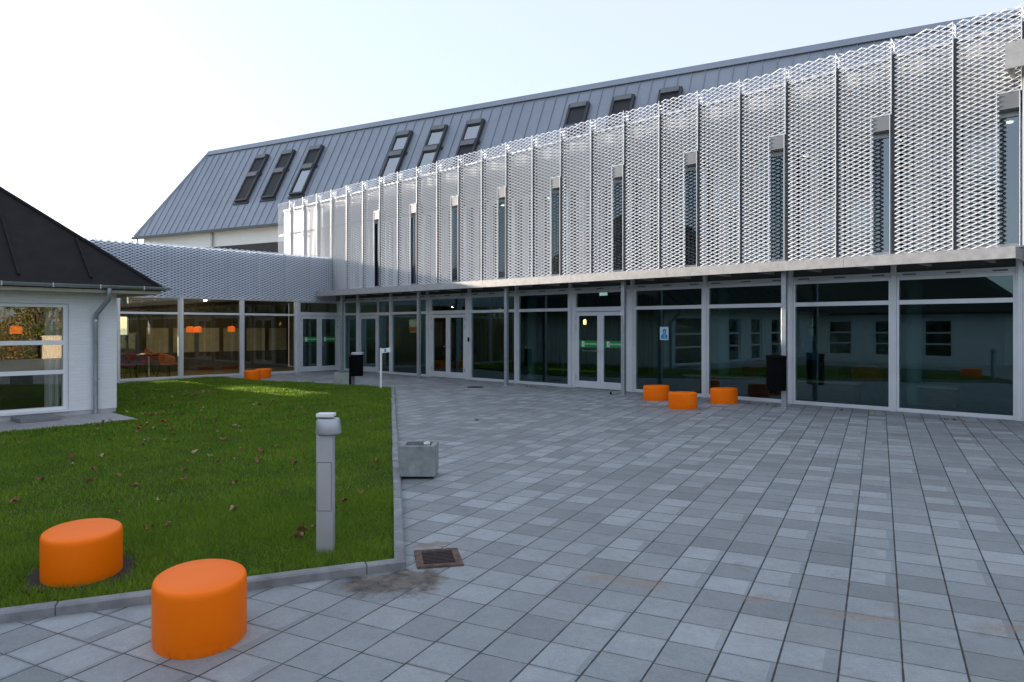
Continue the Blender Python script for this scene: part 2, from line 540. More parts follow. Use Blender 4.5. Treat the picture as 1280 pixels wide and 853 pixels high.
M['curtain'] = simple('white_curtain', (0.75, 0.76, 0.74), 0.9, var=0.05)
M['orange'] = None
M['room'] = simple('room_wall', (0.30, 0.29, 0.27), 0.9, var=0.05)
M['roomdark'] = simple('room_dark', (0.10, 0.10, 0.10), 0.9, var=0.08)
M['ceil'] = simple('room_ceiling', (0.32, 0.33, 0.33), 0.9, var=0.05)
M['floor'] = simple('room_floor', (0.09, 0.09, 0.095), 0.45, var=0.1)
M['woodfloor'] = simple('link_floor', (0.30, 0.24, 0.15), 0.5, var=0.15, scale=4)
M['slat'] = simple('timber_wall', (0.085, 0.06, 0.035), 0.6, var=0.3, scale=3, stretch=(6, 6, 0.4))
M['column'] = simple('painted_column', (0.20, 0.30, 0.29), 0.6, var=0.06)
M['reflbeige'] = simple('reflected_band_beige', (0.55, 0.48, 0.33), 0.9, var=0.12, scale=4)  # beige of a band reflected in the link glass, given to solid panels
M['wood'] = simple('oak_top', (0.45, 0.33, 0.20), 0.45, var=0.15, scale=5)
M['redwood'] = simple('bench_front', (0.12, 0.035, 0.022), 0.6, var=0.2)
M['black'] = simple('black_powder_coat', (0.004, 0.004, 0.0045), 0.8, 0.0, var=0.2, spec=0.06)
M['bollard'] = simple('brushed_aluminium', (0.43, 0.44, 0.455), 0.42, 0.35, var=0.05, scale=4)
M['lamphead'] = simple('polished_aluminium', (0.42, 0.43, 0.45), 0.42, 0.5, var=0.05)
M['opal'] = simple('opal_acrylic', (0.75, 0.76, 0.76), 0.3, var=0.02)
M['planter'] = simple('cast_concrete', (0.25, 0.27, 0.265), 0.75, var=0.3, scale=6, bump=0.35, bscale=50)
M['planter2'] = simple('pale_concrete', (0.30, 0.32, 0.30), 0.8, var=0.2, scale=6, bump=0.3, bscale=50)
M['soil'] = simple('potting_soil', (0.025, 0.02, 0.015), 0.95, var=0.4, scale=30, bump=0.8, bscale=60)
M['rust'] = simple('rusted_iron', (0.115, 0.075, 0.055), 0.8, 0.15, var=0.5, scale=22, bump=0.6, bscale=90)
M['rustdark'] = simple('drain_bars', (0.035, 0.022, 0.02), 0.7, 0.2, var=0.4, scale=25, bump=0.4, bscale=80)
M['green'] = simple('exit_green', (0.005, 0.23, 0.045), 0.45, var=0.03)
M['signwhite'] = simple('sign_white', (0.80, 0.82, 0.80), 0.5, var=0.02)
M['signgreen'] = simple('sign_dark_green', (0.02, 0.16, 0.06), 0.5, var=0.02)
M['steelbar'] = simple('stainless_bar', (0.6, 0.6, 0.6), 0.3, 0.9, var=0.03)
M['poster1'] = simple('poster_pale', (0.50, 0.68, 0.78), 0.5, var=0.05)
M['poster2'] = simple('poster_blue', (0.03, 0.19, 0.42), 0.5, var=0.1, scale=12)
M['poster3'] = simple('poster_cyan', (0.10, 0.45, 0.68), 0.5, var=0.1, scale=12)
M['poster4'] = simple('poster_dark', (0.02, 0.07, 0.13), 0.5)
M['purple'] = simple('plum_upholstery', (0.13, 0.035, 0.07), 0.85, var=0.1, scale=12)
M['redup'] = simple('red_upholstery', (0.30, 0.04, 0.03), 0.85, var=0.1, scale=12)
M['orup'] = simple('orange_upholstery', (0.55, 0.12, 0.02), 0.8, var=0.1, scale=12)
M['warmlamp'] = emit_mat('warm_lamp', (1.0, 0.55, 0.20), 1.3)
M['spot'] = emit_mat('ceiling_spot', (1.0, 0.85, 0.65), 3.0)
M['spotlink'] = emit_mat('link_spot', (1.0, 0.78, 0.50), 34.0)
M['exitlit'] = emit_mat('lit_exit_lamp', (0.80, 0.84, 0.80), 0.22)
M['orlamp'] = emit_mat('orange_shade', (1.0, 0.17, 0.01), 0.15)
M['pale'] = brick_paint_mat('pale_yellow_brick', (0.52, 0.43, 0.31), mortar=0.8, c2=(0.44, 0.35, 0.25))
M['bark'] = simple('bark', (0.07, 0.055, 0.04), 0.9, var=0.3, scale=8, bump=0.6, bscale=20)
M['autumn'] = leaf_mat('autumn_foliage', [(0.05, 0.07, 0.01), (0.12, 0.13, 0.015), (0.25, 0.17, 0.02), (0.22, 0.08, 0.02)])
M['greenleaf'] = leaf_mat('green_foliage', [(0.03, 0.06, 0.01), (0.06, 0.09, 0.015), (0.13, 0.13, 0.02)])
M['deadleaf'] = simple('dead_leaf', (0.24, 0.10, 0.045), 0.8, var=0.5, scale=6)
M['deadleaf2'] = simple('dead_leaf_red', (0.20, 0.055, 0.03), 0.75, var=0.4, scale=6)
M['deadleaf3'] = simple('dead_leaf_pale', (0.34, 0.25, 0.14), 0.8, var=0.3, scale=6)
M['cloth'] = simple('blue_jacket', (0.02, 0.035, 0.08), 0.85, var=0.1)
M['trouser'] = simple('black_trousers', (0.01, 0.01, 0.012), 0.9)
M['skin'] = simple('skin', (0.42, 0.26, 0.19), 0.55, var=0.06)
M['hair'] = simple('dark_hair', (0.03, 0.022, 0.016), 0.6)
def orange_mat():
    m = NT('orange_polyethylene')
    p = m.pos()
    z = m.n('ShaderNodeSeparateXYZ'); m.l(m.obj(), z.inputs[0])
    base = m.mix(m.ramp(m.noise(2.5, 4, 0.6, p), 0.3, 0.7), (0.96, 0.170, 0.0), (1.0, 0.195, 0.002))
    # splash dirt around the foot and faint scuffs
    d = m.math('MULTIPLY', m.math('SUBTRACT', 0.10, z.outputs[2]), 8.0, True)
    d = m.math('MULTIPLY', d, m.ramp(m.noise(14, 6, 0.7, p), 0.45, 0.75))
    col = m.mix(m.math('MULTIPLY', d, 0.6), base, (0.20, 0.07, 0.02))
    sc_ = m.ramp(m.noise(38, 5, 0.75, p), 0.66, 0.74)
    col = m.mix(m.math('MULTIPLY', sc_, 0.22), col, (0.50, 0.16, 0.05))
    m.l(col, m.b.inputs['Base Color'])
    m.b.inputs['Roughness'].default_value = 0.5
    m.b.inputs['Specular IOR Level'].default_value = 0.16
    m.bump(m.noise(90, 3, 0.6, p), 0.12, 0.004)
    return m.mat
M['orange'] = orange_mat()

# ------------------------------------------------------------------ ground, paving, lawn, kerb
BIG = 900
g = MB()
zlo = gz(-16)
rows = [(-BIG, zlo), (-16, zlo), (15.87, 0), (BIG, 0)]
vs = []
for y, z in rows:
    vs += [(-BIG, y, z - 0.012), (BIG, y, z - 0.012)]
g.add(vs, [(0, 1, 3, 2), (2, 3, 5, 4), (4, 5, 7, 6)])
tag(g.build('ground', M['earth']), kind='structure')
pv = MB()
pv.add([(-40, -16, gz(-16)), (13.2, -16, gz(-16)), (13.2, 15.95, gz(15.95)), (-40, 15.95, gz(15.95))], [(0, 1, 2, 3)])
tag(pv.build('pavement', M['paving']), kind='structure')

P1, P2, P3 = on_ground(0, 780), on_ground(507, 712), on_ground(493, 487)
P0 = P1 + (P1 - P2) * 2.2
LAWN = [(P0.x, P0.y), (P2.x, P2.y), (P3.x, P3.y), (-19.56, 11.71), (-21.5, 11.06), (-23.25, 10.9), (-24.36, 10.9), (-24.36, 5.19),
        (-16.46, 5.19), (-16.46, 5.07), (-14.86, 5.07), (-14.86, P0.y - 0.2)]
def offset_in(a, b, d):
    n = Vector((-(b[1] - a[1]), b[0] - a[0])).normalized()
    return n * d
lw = MB()
lw.add([(x, y, gz(y) + 0.035) for x, y in LAWN], [tuple(range(len(LAWN)))])
tag(lw.build('lawn', M['lawn']), kind='structure')
kb = MB()
def kerb_run(a, b, step=1.0, w=0.085, h=0.072):
    a, b = Vector(a), Vector(b)
    L = (b - a).length
    d = (b - a) / L
    n = Vector((-d.y, d.x))
    k = 0
    while k * step < L - 0.05:
        s0, s1 = k * step + 0.003, min((k + 1) * step, L) - 0.003
        jit = random.uniform(-0.004, 0.004)
        q = [a + d * s0 + n * jit, a + d * s1 + n * jit, a + d * s1 + n * (w + jit), a + d * s0 + n * (w + jit)]
        cham = 0.014
        lo = [(p.x, p.y, gz(p.y) - 0.05) for p in q]
        up = [(p.x, p.y, gz(p.y) + h - cham) for p in q]
        qi = [q[0] + n * cham + d * 0.004, q[1] + n * cham - d * 0.004, q[2] - d * 0.004, q[3] + d * 0.004]
        tp = [(p.x, p.y, gz(p.y) + h + jit) for p in qi]
        fs = []
        for i in range(4):
            j = (i + 1) % 4
            fs += [(i, j, 4 + j, 4 + i), (4 + i, 4 + j, 8 + j, 8 + i)]
        fs.append((8, 9, 10, 11))
        kb.add(lo + up + tp, fs)
        k += 1
kerb_run((P0.x, P0.y), (P2.x, P2.y))
kerb_run((P2.x, P2.y), (P3.x, P3.y))
tag(kb.build('kerb', M['kerb']), kind='structure')

# ------------------------------------------------------------------ expanded metal
def expanded(mb, origin, ux, width, z0, ztop, out, lwd=0.2104, swd=0.087, w=0.038, th=0.003, hole=None, inset=0.0):
    """diamond mesh in the plane origin + ux*s + z; out = outward normal; ztop number or f(s); hole=(s0,s1,z1)"""
    ux, out, o = Vector(ux), Vector(out), Vector(origin)
    zt = ztop if callable(ztop) else (lambda s: ztop)
    W = (-out * 0.62 + Vector((0, 0, 0.785))) * (w / 2)
    N = (out * 0.785 + Vector((0, 0, 0.62))) * th
    nc = max(1, round(width / (lwd / 2)))
    hs = width / nc
    hz = swd / 2
    nr = int((max(zt(0), zt(width)) - z0) / hz)
    for i in range(nc):
        for j in range(nr + 1):
            if (i + j) % 2 == 0:
                pair = ((i, j, i + 1, j + 1), (i, j, i + 1, j - 1))
            else:
                continue
            for (a, b, c, d) in pair:
                sa, sb = a * hs, c * hs
                za, zb = z0 + b * hz, z0 + d * hz
                if min(za, zb) < z0 - 1e-6 or max(za, zb) > zt((sa + sb) / 2): continue
                if hole:
                    sm, zm = (sa + sb) / 2, (za + zb) / 2
                    if hole[0] < sm < hole[1] and zm < hole[2]: continue
                pa = o + ux * sa + Vector((0, 0, za - o.z)); pb = o + ux * sb + Vector((0, 0, zb - o.z))
                n0 = len(mb.v)
                for p in (pa, pb):
                    mb.v += [tuple(p - W), tuple(p + W), tuple(p + W - N), tuple(p - W - N)]
                for k in range(4):
                    mb.f.append((n0 + k, n0 + (k + 1) % 4, n0 + 4 + (k + 1) % 4, n0 + 4 + k))
                    mb.m.append(0)

# ------------------------------------------------------------------ foyer building (long facade)
GY = 15.87                      # glazing line
XR = -2.28                      # right end of the screen
PW = 1.052
foyer = thing('foyer_building', (-13, GY, 0), 'long two storey foyer building with glazed ground floor behind a screen of diamond mesh', 'building')
XL, XE = -28.6, 3.2             # ends of the block
def mtop(x):                    # top edge of the screen
    return 7.36 + (x + 3.3) * 0.0155
def byw(x):                     # back line of the wedge plan, against the hall
    return 19.25 + (x + 28.6) * 0.2552
# shell
sh = MB()
sh.prism([(XL, 15.585), (XE, 15.585), (XE, byw(XE)), (XL, byw(XL))], 2.97, 3.12)
sh.build('floor_slab', M['ceil'], foyer)
sh = MB()
sh.prism([(XL + 0.02, GY + 0.1), (XE - 0.02, GY + 0.1), (XE - 0.02, byw(XE)), (XL + 0.02, byw(XL))], -0.2, -0.004)
sh.build('floor', M['floor'], foyer)
sh = MB()
sh.prism([(XL + 0.02, 15.78), (XE - 0.02, 15.78), (XE - 0.02, byw(XE)), (XL + 0.02, byw(XL))], 6.0, 6.5)
sh.build('roof', M['zincdark'], foyer)
sh = MB()
a, b = (XL, byw(XL)), (XE, byw(XE))
sh.prism([a, b, (b[0], b[1] + 0.25), (a[0], a[1] + 0.25)], -0.1, 6.4)
sh.box(XL - 0.2, XL, GY - 0.02, byw(XL) + 0.25, -0.1, 6.6)
sh.box(XE, XE + 0.2, GY - 0.02, byw(XE) + 0.25, -0.1, 7.1)
sh.build('wall', M['room'], foyer)
# timber slat wall in the far left of the foyer
sl_ = MB()
for k in range(60):
    x = -24.2 + k * 0.16
    sl_.box(x, x + 0.152, byw(x) - 0.10, byw(x) - 0.02, 0, 2.9)
sl_.build('slat_wall', M['slat'], foyer)
# columns inside
for px in (665, 1143, 430, 905):
    p = at_y(px, 409, 17.6)
    MB().lathe([(0.15, 0), (0.15, 2.97)], (p.x, 17.6, 0), 20).build('column', M['column'], foyer, smooth=True)
UY = 15.62                      # upper wall line
# cladding above the windows, and solid left part
def prism_xz(mb, x0, x1, y0, y1, z0, zf0, zf1):
    mb.add([(x0, y0, z0), (x1, y0, z0), (x1, y1, z0), (x0, y1, z0), (x0, y0, zf0), (x1, y0, zf1), (x1, y1, zf1), (x0, y1, zf0)],
           [(3, 2, 1, 0), (4, 5, 6, 7), (0, 1, 5, 4), (1, 2, 6, 5), (2, 3, 7, 6), (3, 0, 4, 7)])
cl = MB()
x = XR
nP = 25
xs = [XR - PW * k for k in range(nP + 1)]
NW = 20                         # panels with windows behind
for k in range(nP):
    x1, x0 = xs[k] - 0.004, xs[k + 1] + 0.004
    prism_xz(cl, x0, x1, UY - 0.02, UY + 0.14, 5.57 if k < NW else 3.13, mtop(x0) - 0.30, mtop(x1) - 0.30)
prism_xz(cl, XR + 0.004, XE, UY - 0.02, UY + 0.14, 3.13, 7.06, 7.14)
cl.build('cladding', M['cladgrey'], foyer)
cp = MB()
prism_xz(cp, XL, XE, UY - 0.06, UY + 0.18, 0, mtop(XL) - 0.25, mtop(XE) - 0.25)
for i in range(4):
    vx = cp.v[i]
    cp.v[i] = (vx[0], vx[1], mtop(vx[0]) - 0.297)
cp.build('parapet_cap', M['mesh'], foyer)
# upper windows, one per panel
for k in range(NW):
    x1, x0 = xs[k], xs[k + 1]
    fr = MB()
    for (u, v) in ((x0, x0 + 0.05), (x1 - 0.05, x1)):
        fr.box(u + 0.001, v - 0.001, UY - 0.04, UY + 0.06, 3.13, 5.565)
    fr.box(x0 + 0.05, x1 - 0.05, UY - 0.04, UY + 0.06, 3.13, 3.20)
    fr.box(x0 + 0.05, x1 - 0.05, UY - 0.04, UY + 0.06, 5.49, 5.565)
    if k % 2 == 0:
        fr.box(x0 + 0.10, x0 + 0.16, UY - 0.04, UY + 0.05, 3.20, 5.49)
    w_ = fr.build('window', M['alu'], foyer)
    MB().box(x0 + 0.05, x1 - 0.05, UY + 0.002, UY + 0.012, 3.20, 5.49).build('pane', M['glassup'], w_)
    if k % 2 == 1:
        MB().box(x0 + 0.40, x0 + 0.62, GY - 0.06, UY - 0.041, 3.14, 5.56).build('white_panel', M['white'], foyer)
# screen
slots = set(range(0, 20, 2))    # panels with a slot
out = Vector((0, -1, 0))
MY = 15.30
for k in range(nP):
    x1, x0 = xs[k], xs[k + 1]
    mb = MB()
    z0 = 3.13
    hole = None
    if k in slots:
        hole = (PW - 0.427, PW - 0.062, 5.86)
    expanded(mb, (x0 + 0.052, MY, z0), (1, 0, 0), PW - 0.058, z0, lambda s, x0=x0: mtop(x0 + s), out, hole=hole)
    # folded returns at both sides
    for xx, sg in ((x1 - 0.006, -1),):
        zz = 5.86 if (hole and sg == -1) else z0
        expanded(mb, (xx, MY, zz), (0, 1, 0), 0.21, zz, mtop(xx), (sg * -1, 0, 0), w=0.03)
        if sg == -1: mb.box(xx - 0.012, xx + 0.003, MY - 0.016, MY - 0.0125, zz, mtop(xx))
        mb.box(xx - 0.003, xx + 0.003, MY + 0.211, MY + 0.217, zz, mtop(xx))
    mb.build('mesh_panel', M['mesh'], foyer)
    # added dark bar in place of the shaded fold at each panel's right edge
    MB().box(x1 - 0.002, x1 + 0.056, MY + 0.028, MY + 0.13, 3.14, mtop(x1) - 0.31).build('seam_shade_bar', M['seamshade'], foyer)
    # slot lining
    if k in slots:
        s0, s1 = x1 - 0.375, x1
        fm = MB()
        fm.box(s0 + 0.001, s1 - 0.041, MY - 0.005, UY - 0.045, 5.57, 5.86)
        fm.build('head_box', M['headbox'], foyer)
        fm = MB()
        fm.box(s0 - 0.012, s0, MY - 0.008, MY + 0.05, 3.13, 5.875)
        fm.box(s1 - 0.040, s1 - 0.031, MY - 0.010, MY + 0.16, 3.13, 5.875)
        fm.box(s0, s1 - 0.041, MY - 0.008, MY + 0.004, 5.861, 5.875)
        fm.build('slot_trim', M['mesh'], foyer)
# stand-off arms and rails
for k in range(nP + 1):
    x_ = xs[k]
    for z_ in (mtop(x_) - 0.33, 5.60):
        ar = MB()
        ar.box(x_ - 0.025, x_ + 0.025, MY + 0.218, UY - 0.061, z_ - 0.03, z_ + 0.03)
        ar.build('bracket', M['zincdark'], foyer)
rl = MB()
for k in range(nP):
    rl.box(xs[k + 1] + 0.03, xs[k] - 0.03, MY + 0.05, MY + 0.09, 5.58, 5.63)
rl.build('rail', M['galvpost'], foyer)
# ceiling spots of the upper floor, seen through the slots
for k in range(0, 20, 2):
    for yy in (16.7, 17.9):
        xx = xs[k] - 0.6
        MB().lathe([(0.06, 0), (0.06, 0.02)], (xx, yy, 5.93), 12).build('ceiling_spot', M['spot'], foyer)
cu = MB()
cu.prism([(XL, UY + 0.15), (XE, UY + 0.15), (XE, byw(XE)), (XL, byw(XL))], 5.96, 5.99)
cu.build('ceiling', M['ceil'], foyer)

# ground floor glazing
MX = [-2.40 - 2.098 * k for k in range(11)] + [-24.36]
mu = []
DOORS = {4: 'pair', 7: 'pair'}
def frame_bay_x(x0, x1, name='window', glass='glass', transom=True):
    """a fixed bay between mullion faces x0 < x1 on the foyer line"""
    fr = MB()
    y0, y1 = GY - 0.05, GY + 0.05
    fr.box(x0, x0 + 0.045, y0, y1, 0.0, 2.70)
    fr.box(x1 - 0.045, x1, y0, y1, 0.0, 2.70)
    for (za, zb) in ((0.0, 0.075), (2.15, 2.24), (2.64, 2.70)):
        fr.box(x0 + 0.045, x1 - 0.045, y0, y1, za, zb)
    w = fr.build(name, M['alu'], foyer, bevel=0.004)
    MB().box(x0 + 0.045, x1 - 0.045, GY - 0.006, GY + 0.006, 0.075, 2.15).build('pane', M[glass], w)
    MB().box(x0 + 0.045, x1 - 0.045, GY - 0.006, GY + 0.006, 2.24, 2.64).build('pane', M[glass], w)
    return w

# lettering of the door strips, made once
TXT = text_geo('KUN VED BRAND', 0.062)
def strip_sign(o, ux, nrm, length):
    """green strip with a pictogram and words; o = left lower corner on the outer glass face"""
    mb = MB()
    ux, nrm, up = Vector(ux), Vector(nrm), Vector((0, 0, 1))
    o = Vector(o)
    hgt = 0.19
    mb.fbox(o, ux * length, nrm * 0.003, up * hgt, 0)
    px0 = 0.10
    q = o + ux * px0 + nrm * 0.0035 + up * 0.025
    mb.fbox(q, ux * 0.085, nrm * 0.002, up * 0.14, 1)
    # running figure on the white field
    q = q + nrm * 0.0025
    mb.fbox(q + ux * 0.048 + up * 0.105, ux * 0.018, nrm * 0.001, up * 0.018, 2)
    mb.fbox(q + ux * 0.030 + up * 0.060, ux * 0.022, nrm * 0.001, up * 0.042 + ux * 0.010, 2)
    mb.fbox(q + ux * 0.014 + up * 0.018, ux * 0.014, nrm * 0.001, up * 0.045 + ux * 0.020, 2)
    mb.fbox(q + ux * 0.052 + up * 0.020, ux * 0.013, nrm * 0.001, up * 0.042 - ux * 0.014, 2)
    mb.fbox(q + ux * 0.014 + up * 0.082, ux * 0.052, nrm * 0.001, up * 0.010, 2)
    vs, fs = TXT
    tx = max(v[0] for v in vs)
    k = min(1.0, (length - px0 - 0.13) / tx)
    base = o + ux * (px0 + 0.11) + nrm * 0.005 + up * 0.075
    mb.add([base + ux * (v[0] * k) + up * v[1] * 1.1 for v in vs], fs, 1)
    return mb

def door_leaf(parent, o, ux, nrm, w, h=2.10, hinge=0, sign=True, bar=True, glass='glass'):
    """glazed door leaf; o = lower left corner on the outer face, nrm = outward"""
    o, ux, nrm, up = Vector(o), Vector(ux), Vector(nrm), Vector((0, 0, 1))
    d = MB()
    t = -nrm * 0.06
    st = 0.105
    d.fbox(o, ux * st, t, up * h)
    d.fbox(o + ux * (w - st), ux * st, t, up * h)
    d.fbox(o + ux * st, ux * (w - 2 * st), t, up * 0.19)
    d.fbox(o + ux * st + up * (h - 0.105), ux * (w - 2 * st), t, up * 0.105)
    leaf = d.build('door', M['alu'], parent, bevel=0.004)
    MB().fbox(o + ux * st - nrm * 0.025 + up * 0.19, ux * (w - 2 * st), -nrm * 0.012, up * (h - 0.295)).build('pane', M[glass], leaf)
    if sign:
        strip_sign(o + ux * st - nrm * 0.0245 + up * 1.12, ux, nrm, w - 2 * st).build('sign', [M['green'], M['signwhite'], M['signgreen']], leaf)
    hs = o + ux * (w - 0.055 if hinge == 0 else 0.055)
    if bar:
        b_ = MB()
        q = o + ux * (st + 0.06) - nrm * 0.10 + up * 1.02
        b_.tube([q + up * 0.06 + nrm * 0.045, q, q + ux * (w - 2 * st - 0.12), q + ux * (w - 2 * st - 0.12) + up * 0.06 + nrm * 0.045], 0.014, 8)
        b_.build('push_bar', M['steelbar'], leaf, smooth=True)
    hd = MB()
    hd.tube([hs + up * 1.03, hs + nrm * 0.05 + up * 1.03, hs + nrm * 0.05 + up * 1.03 + ux * (-0.11 if hinge == 0 else 0.11)], 0.010, 8)
    hd.build('handle', M['steelbar'], leaf, smooth=True)
    hg = MB()
    hx = o + ux * (0.012 if hinge == 0 else w - 0.012)
    for zz in (0.22, 1.62, 1.90):
        hg.tube([hx + nrm * 0.018 + up * zz, hx + nrm * 0.018 + up * (zz + 0.13)], 0.016, 8)
    hg.build('hinge', M['steelbar'], leaf, smooth=True)
    return leaf

for i in range(len(MX)):
    x_ = MX[i]
    mu.append(x_)
    m_ = MB()
    m_.box(x_ - 0.05, x_ + 0.05, GY - 0.075, GY + 0.08, -0.02, 2.968)
    m_.box(x_ - 0.018, x_ + 0.018, GY - 0.095, GY - 0.0755, -0.02, 2.968)
    m_.build('mullion', M['alu'], foyer, bevel=0.003)
for i in range(len(MX) - 1):
    x1, x0 = MX[i] - 0.051, MX[i + 1] + 0.051
    if DOORS.get(i) == 'pair':
        w = x1 - x0
        fr = MB()
        fr.box(x0, x0 + 0.14, GY - 0.05, GY + 0.05, 0, 2.70)
        fr.box(x1 - 0.14, x1, GY - 0.05, GY + 0.05, 0, 2.70)
        fr.box(x0 + 0.14, x1 - 0.14, GY - 0.05, GY + 0.05, 2.13, 2.25)
        fr.box(x0 + 0.14, x1 - 0.14, GY - 0.05, GY + 0.05, 2.64, 2.70)
        ww = fr.build('door_frame', M['alu'], foyer, bevel=0.004)
        MB().box(x0 + 0.14, x1 - 0.14, GY - 0.006, GY + 0.006, 2.25, 2.64).build('pane', M['glass'], ww)
        lw_ = (w - 0.28) / 2 - 0.004
        door_leaf(foyer, (x0 + 0.142, GY - 0.045, 0.015), (1, 0, 0), (0, -1, 0), lw_, hinge=0, sign=(i == 4), bar=(i == 4))
        door_leaf(foyer, (x0 + 0.142 + lw_ + 0.004, GY - 0.045, 0.015), (1, 0, 0), (0, -1, 0), lw_, hinge=1, sign=(i == 4), bar=False)
    elif i == 9:                # single door with a side light
        fr = MB()
        xa = x0 + 1.22
        for (u, v) in ((x0, x0 + 0.06), (xa, xa + 0.07), (x1 - 0.045, x1)):
            fr.box(u, v, GY - 0.05, GY + 0.05, 0, 2.70)
        for (u, v) in ((x0 + 0.06, xa), (xa + 0.07, x1 - 0.045)):
            fr.box(u, v, GY - 0.05, GY + 0.05, 2.13, 2.24)
            fr.box(u, v, GY - 0.05, GY + 0.05, 2.64, 2.70)
        fr.box(xa + 0.07, x1 - 0.045, GY - 0.05, GY + 0.05, 0, 0.075)
        ww = fr.build('door_frame', M['alu'], foyer, bevel=0.004)
        MB().box(xa + 0.07, x1 - 0.045, GY - 0.006, GY + 0.006, 0.075, 2.13).build('pane', M['glass'], ww)
        MB().box(x0 + 0.06, xa, GY - 0.006, GY + 0.006, 2.24, 2.64).build('pane', M['glass'], ww)
        MB().box(xa + 0.07, x1 - 0.045, GY - 0.006, GY + 0.006, 2.24, 2.64).build('pane', M['glass'], ww)
        door_leaf(foyer, (x0 + 0.062, GY - 0.045, 0.015), (1, 0, 0), (0, -1, 0), xa - x0 - 0.066, hinge=1, sign=False, bar=False)
    else:
        frame_bay_x(x0, x1)
# right end beyond the last mullion
frame_bay_x(-2.349, -0.35)
frame_bay_x(-0.25, 1.8)
m_ = MB()
m_.box(-0.35, -0.25, GY - 0.075, GY + 0.08, -0.02, 2.968)
m_.box(1.8, XE + 0.15, GY - 0.06, GY + 0.08, -0.02, 2.968)
m_.build('mullion', M['alu'], foyer)
# beam between the glass and the slab
bm_ = MB()
for i in range(len(MX) - 1):
    x1, x0 = MX[i] - 0.051, MX[i + 1] + 0.051
    bm_.box(x0, x1, GY - 0.06, GY + 0.05, 2.701, 2.80)
    for fx in (0.12, 0.5, 0.88):
        xm = x0 + (x1 - x0) * fx
        bm_.box(xm - 0.12, xm + 0.12, GY - 0.068, GY - 0.0601, 2.735, 2.76, 1)
bm_.box(-2.349, 1.8, GY - 0.06, GY + 0.05, 2.701, 2.80)
bm_.build('beam', [M['alu2'], M['zincdark']], foyer)
bs = MB()
bs.box(XL + 0.1, XE, GY + 0.0, GY + 0.06, 2.802, 2.966)
bs.build('fascia_board', M['roomdark'], foyer)
pl_ = MB()
pl_.box(MX[-1], XE, GY - 0.056, GY + 0.12, -0.06, -0.0045)
pl_.build('threshold', M['plinth'], foyer)
# upper end frame at the right edge
ue = MB()
ue.box(-2.42, XE, 14.62, 14.66, 6.08, 6.52)
ue.box(-2.42, -2.38, 14.661, MY - 0.03, 6.08, 6.52)
ue.box(-2.379, XE, 14.661, MY - 0.03, 6.44, 6.48)
ue.build('upper_fascia', M['galv'], foyer)
ue = MB()
ue.box(XR + 0.012, XR + 0.10, MY - 0.05, MY + 0.06, 3.13, 6.43)
ue.build('end_post', M['mesh'], foyer)
rb = MB()
prism_xz(rb, XR + 0.101, XE, MY + 0.03, MY + 0.06, 3.13, 7.36, 7.4)
rb.build('end_cladding', M['cladgrey'], foyer)

# ------------------------------------------------------------------ canopy
CY0, CX0, CX1 = 14.60, -24.30, -2.28
canopy = thing('entrance_canopy', (-13, CY0, 0), 'long galvanised steel canopy on slim posts along the foot of the mesh screen', 'canopy')
fa = MB()
xj = [CX1, -5.05, -9.0, -13.0, -16.9, -20.6, CX0]
for i in range(len(xj) - 1):
    x1, x0 = xj[i] - 0.002, xj[i + 1] + 0.002
    fa.box(x0, x1, CY0, CY0 + 0.012, 2.862, 3.062)
    fa.box(x0, x1, CY0 + 0.0125, CY0 + 0.09, 3.05, 3.062)
    fa.box(x0, x1, CY0 + 0.0125, CY0 + 0.09, 2.862, 2.874)
fa.build('fascia', M['galv'], canopy)
fe = MB()
fe.box(CX1 - 0.001, CX1 + 0.011, CY0, GY - 0.1, 2.862, 3.062)
fe.build('end_fascia', M['galv'], canopy)
dk = MB()
dk.box(CX0, CX1 - 0.002, CY0 + 0.0905, GY - 0.078, 3.02, 3.05)
dk.build('deck', M['galv'], canopy)
for k in range(22):
    x_ = CX1 - 0.5 - k * 1.049
    if x_ > CX0: MB().box(x_ - 0.03, x_ + 0.03, CY0 + 0.0125, GY - 0.10, 2.88, 3.018).build('beam', M['galv'], canopy)
for px, yy in ((980.5, 15.02), (779.5, 15.02), (633.0, 15.02), (523.5, 15.02), (427.5, 15.02)):
    x_ = at_y(px, 409, yy).x
    ps = MB()
    ps.box(x_ - 0.05, x_ + 0.05, yy - 0.05, yy + 0.05, gz(yy) - 0.05, 3.018)
    ps.box(x_ - 0.10, x_ + 0.10, yy - 0.10, yy + 0.10, gz(yy) - 0.01, gz(yy) + 0.012)
    ps.build('post', M['galvpost'], canopy, bevel=0.006)

# ------------------------------------------------------------------ link building
LX, LB = -24.5, -28.5
link = thing('link_building', (LX, 10, 0), 'low glazed link building with a grey mesh parapet joining the white house to the foyer', 'building')
LY0 = 6.05
HY_ = 5.18
t_ = MB(); t_.box(LB, LX - 0.06, LY0, GY - 0.1, -0.2, -0.006); t_.build('floor', M['woodfloor'], link)
t_ = MB(); t_.box(LB, LX - 0.03, LY0, GY - 0.1, 2.72, 2.85); t_.build('ceiling', M['ceil'], link)
t_ = MB(); t_.box(LB - 0.1, LX - 0.13, LY0, GY - 0.1, 4.05, 4.2); t_.build('roof', M['zincdark'], link)
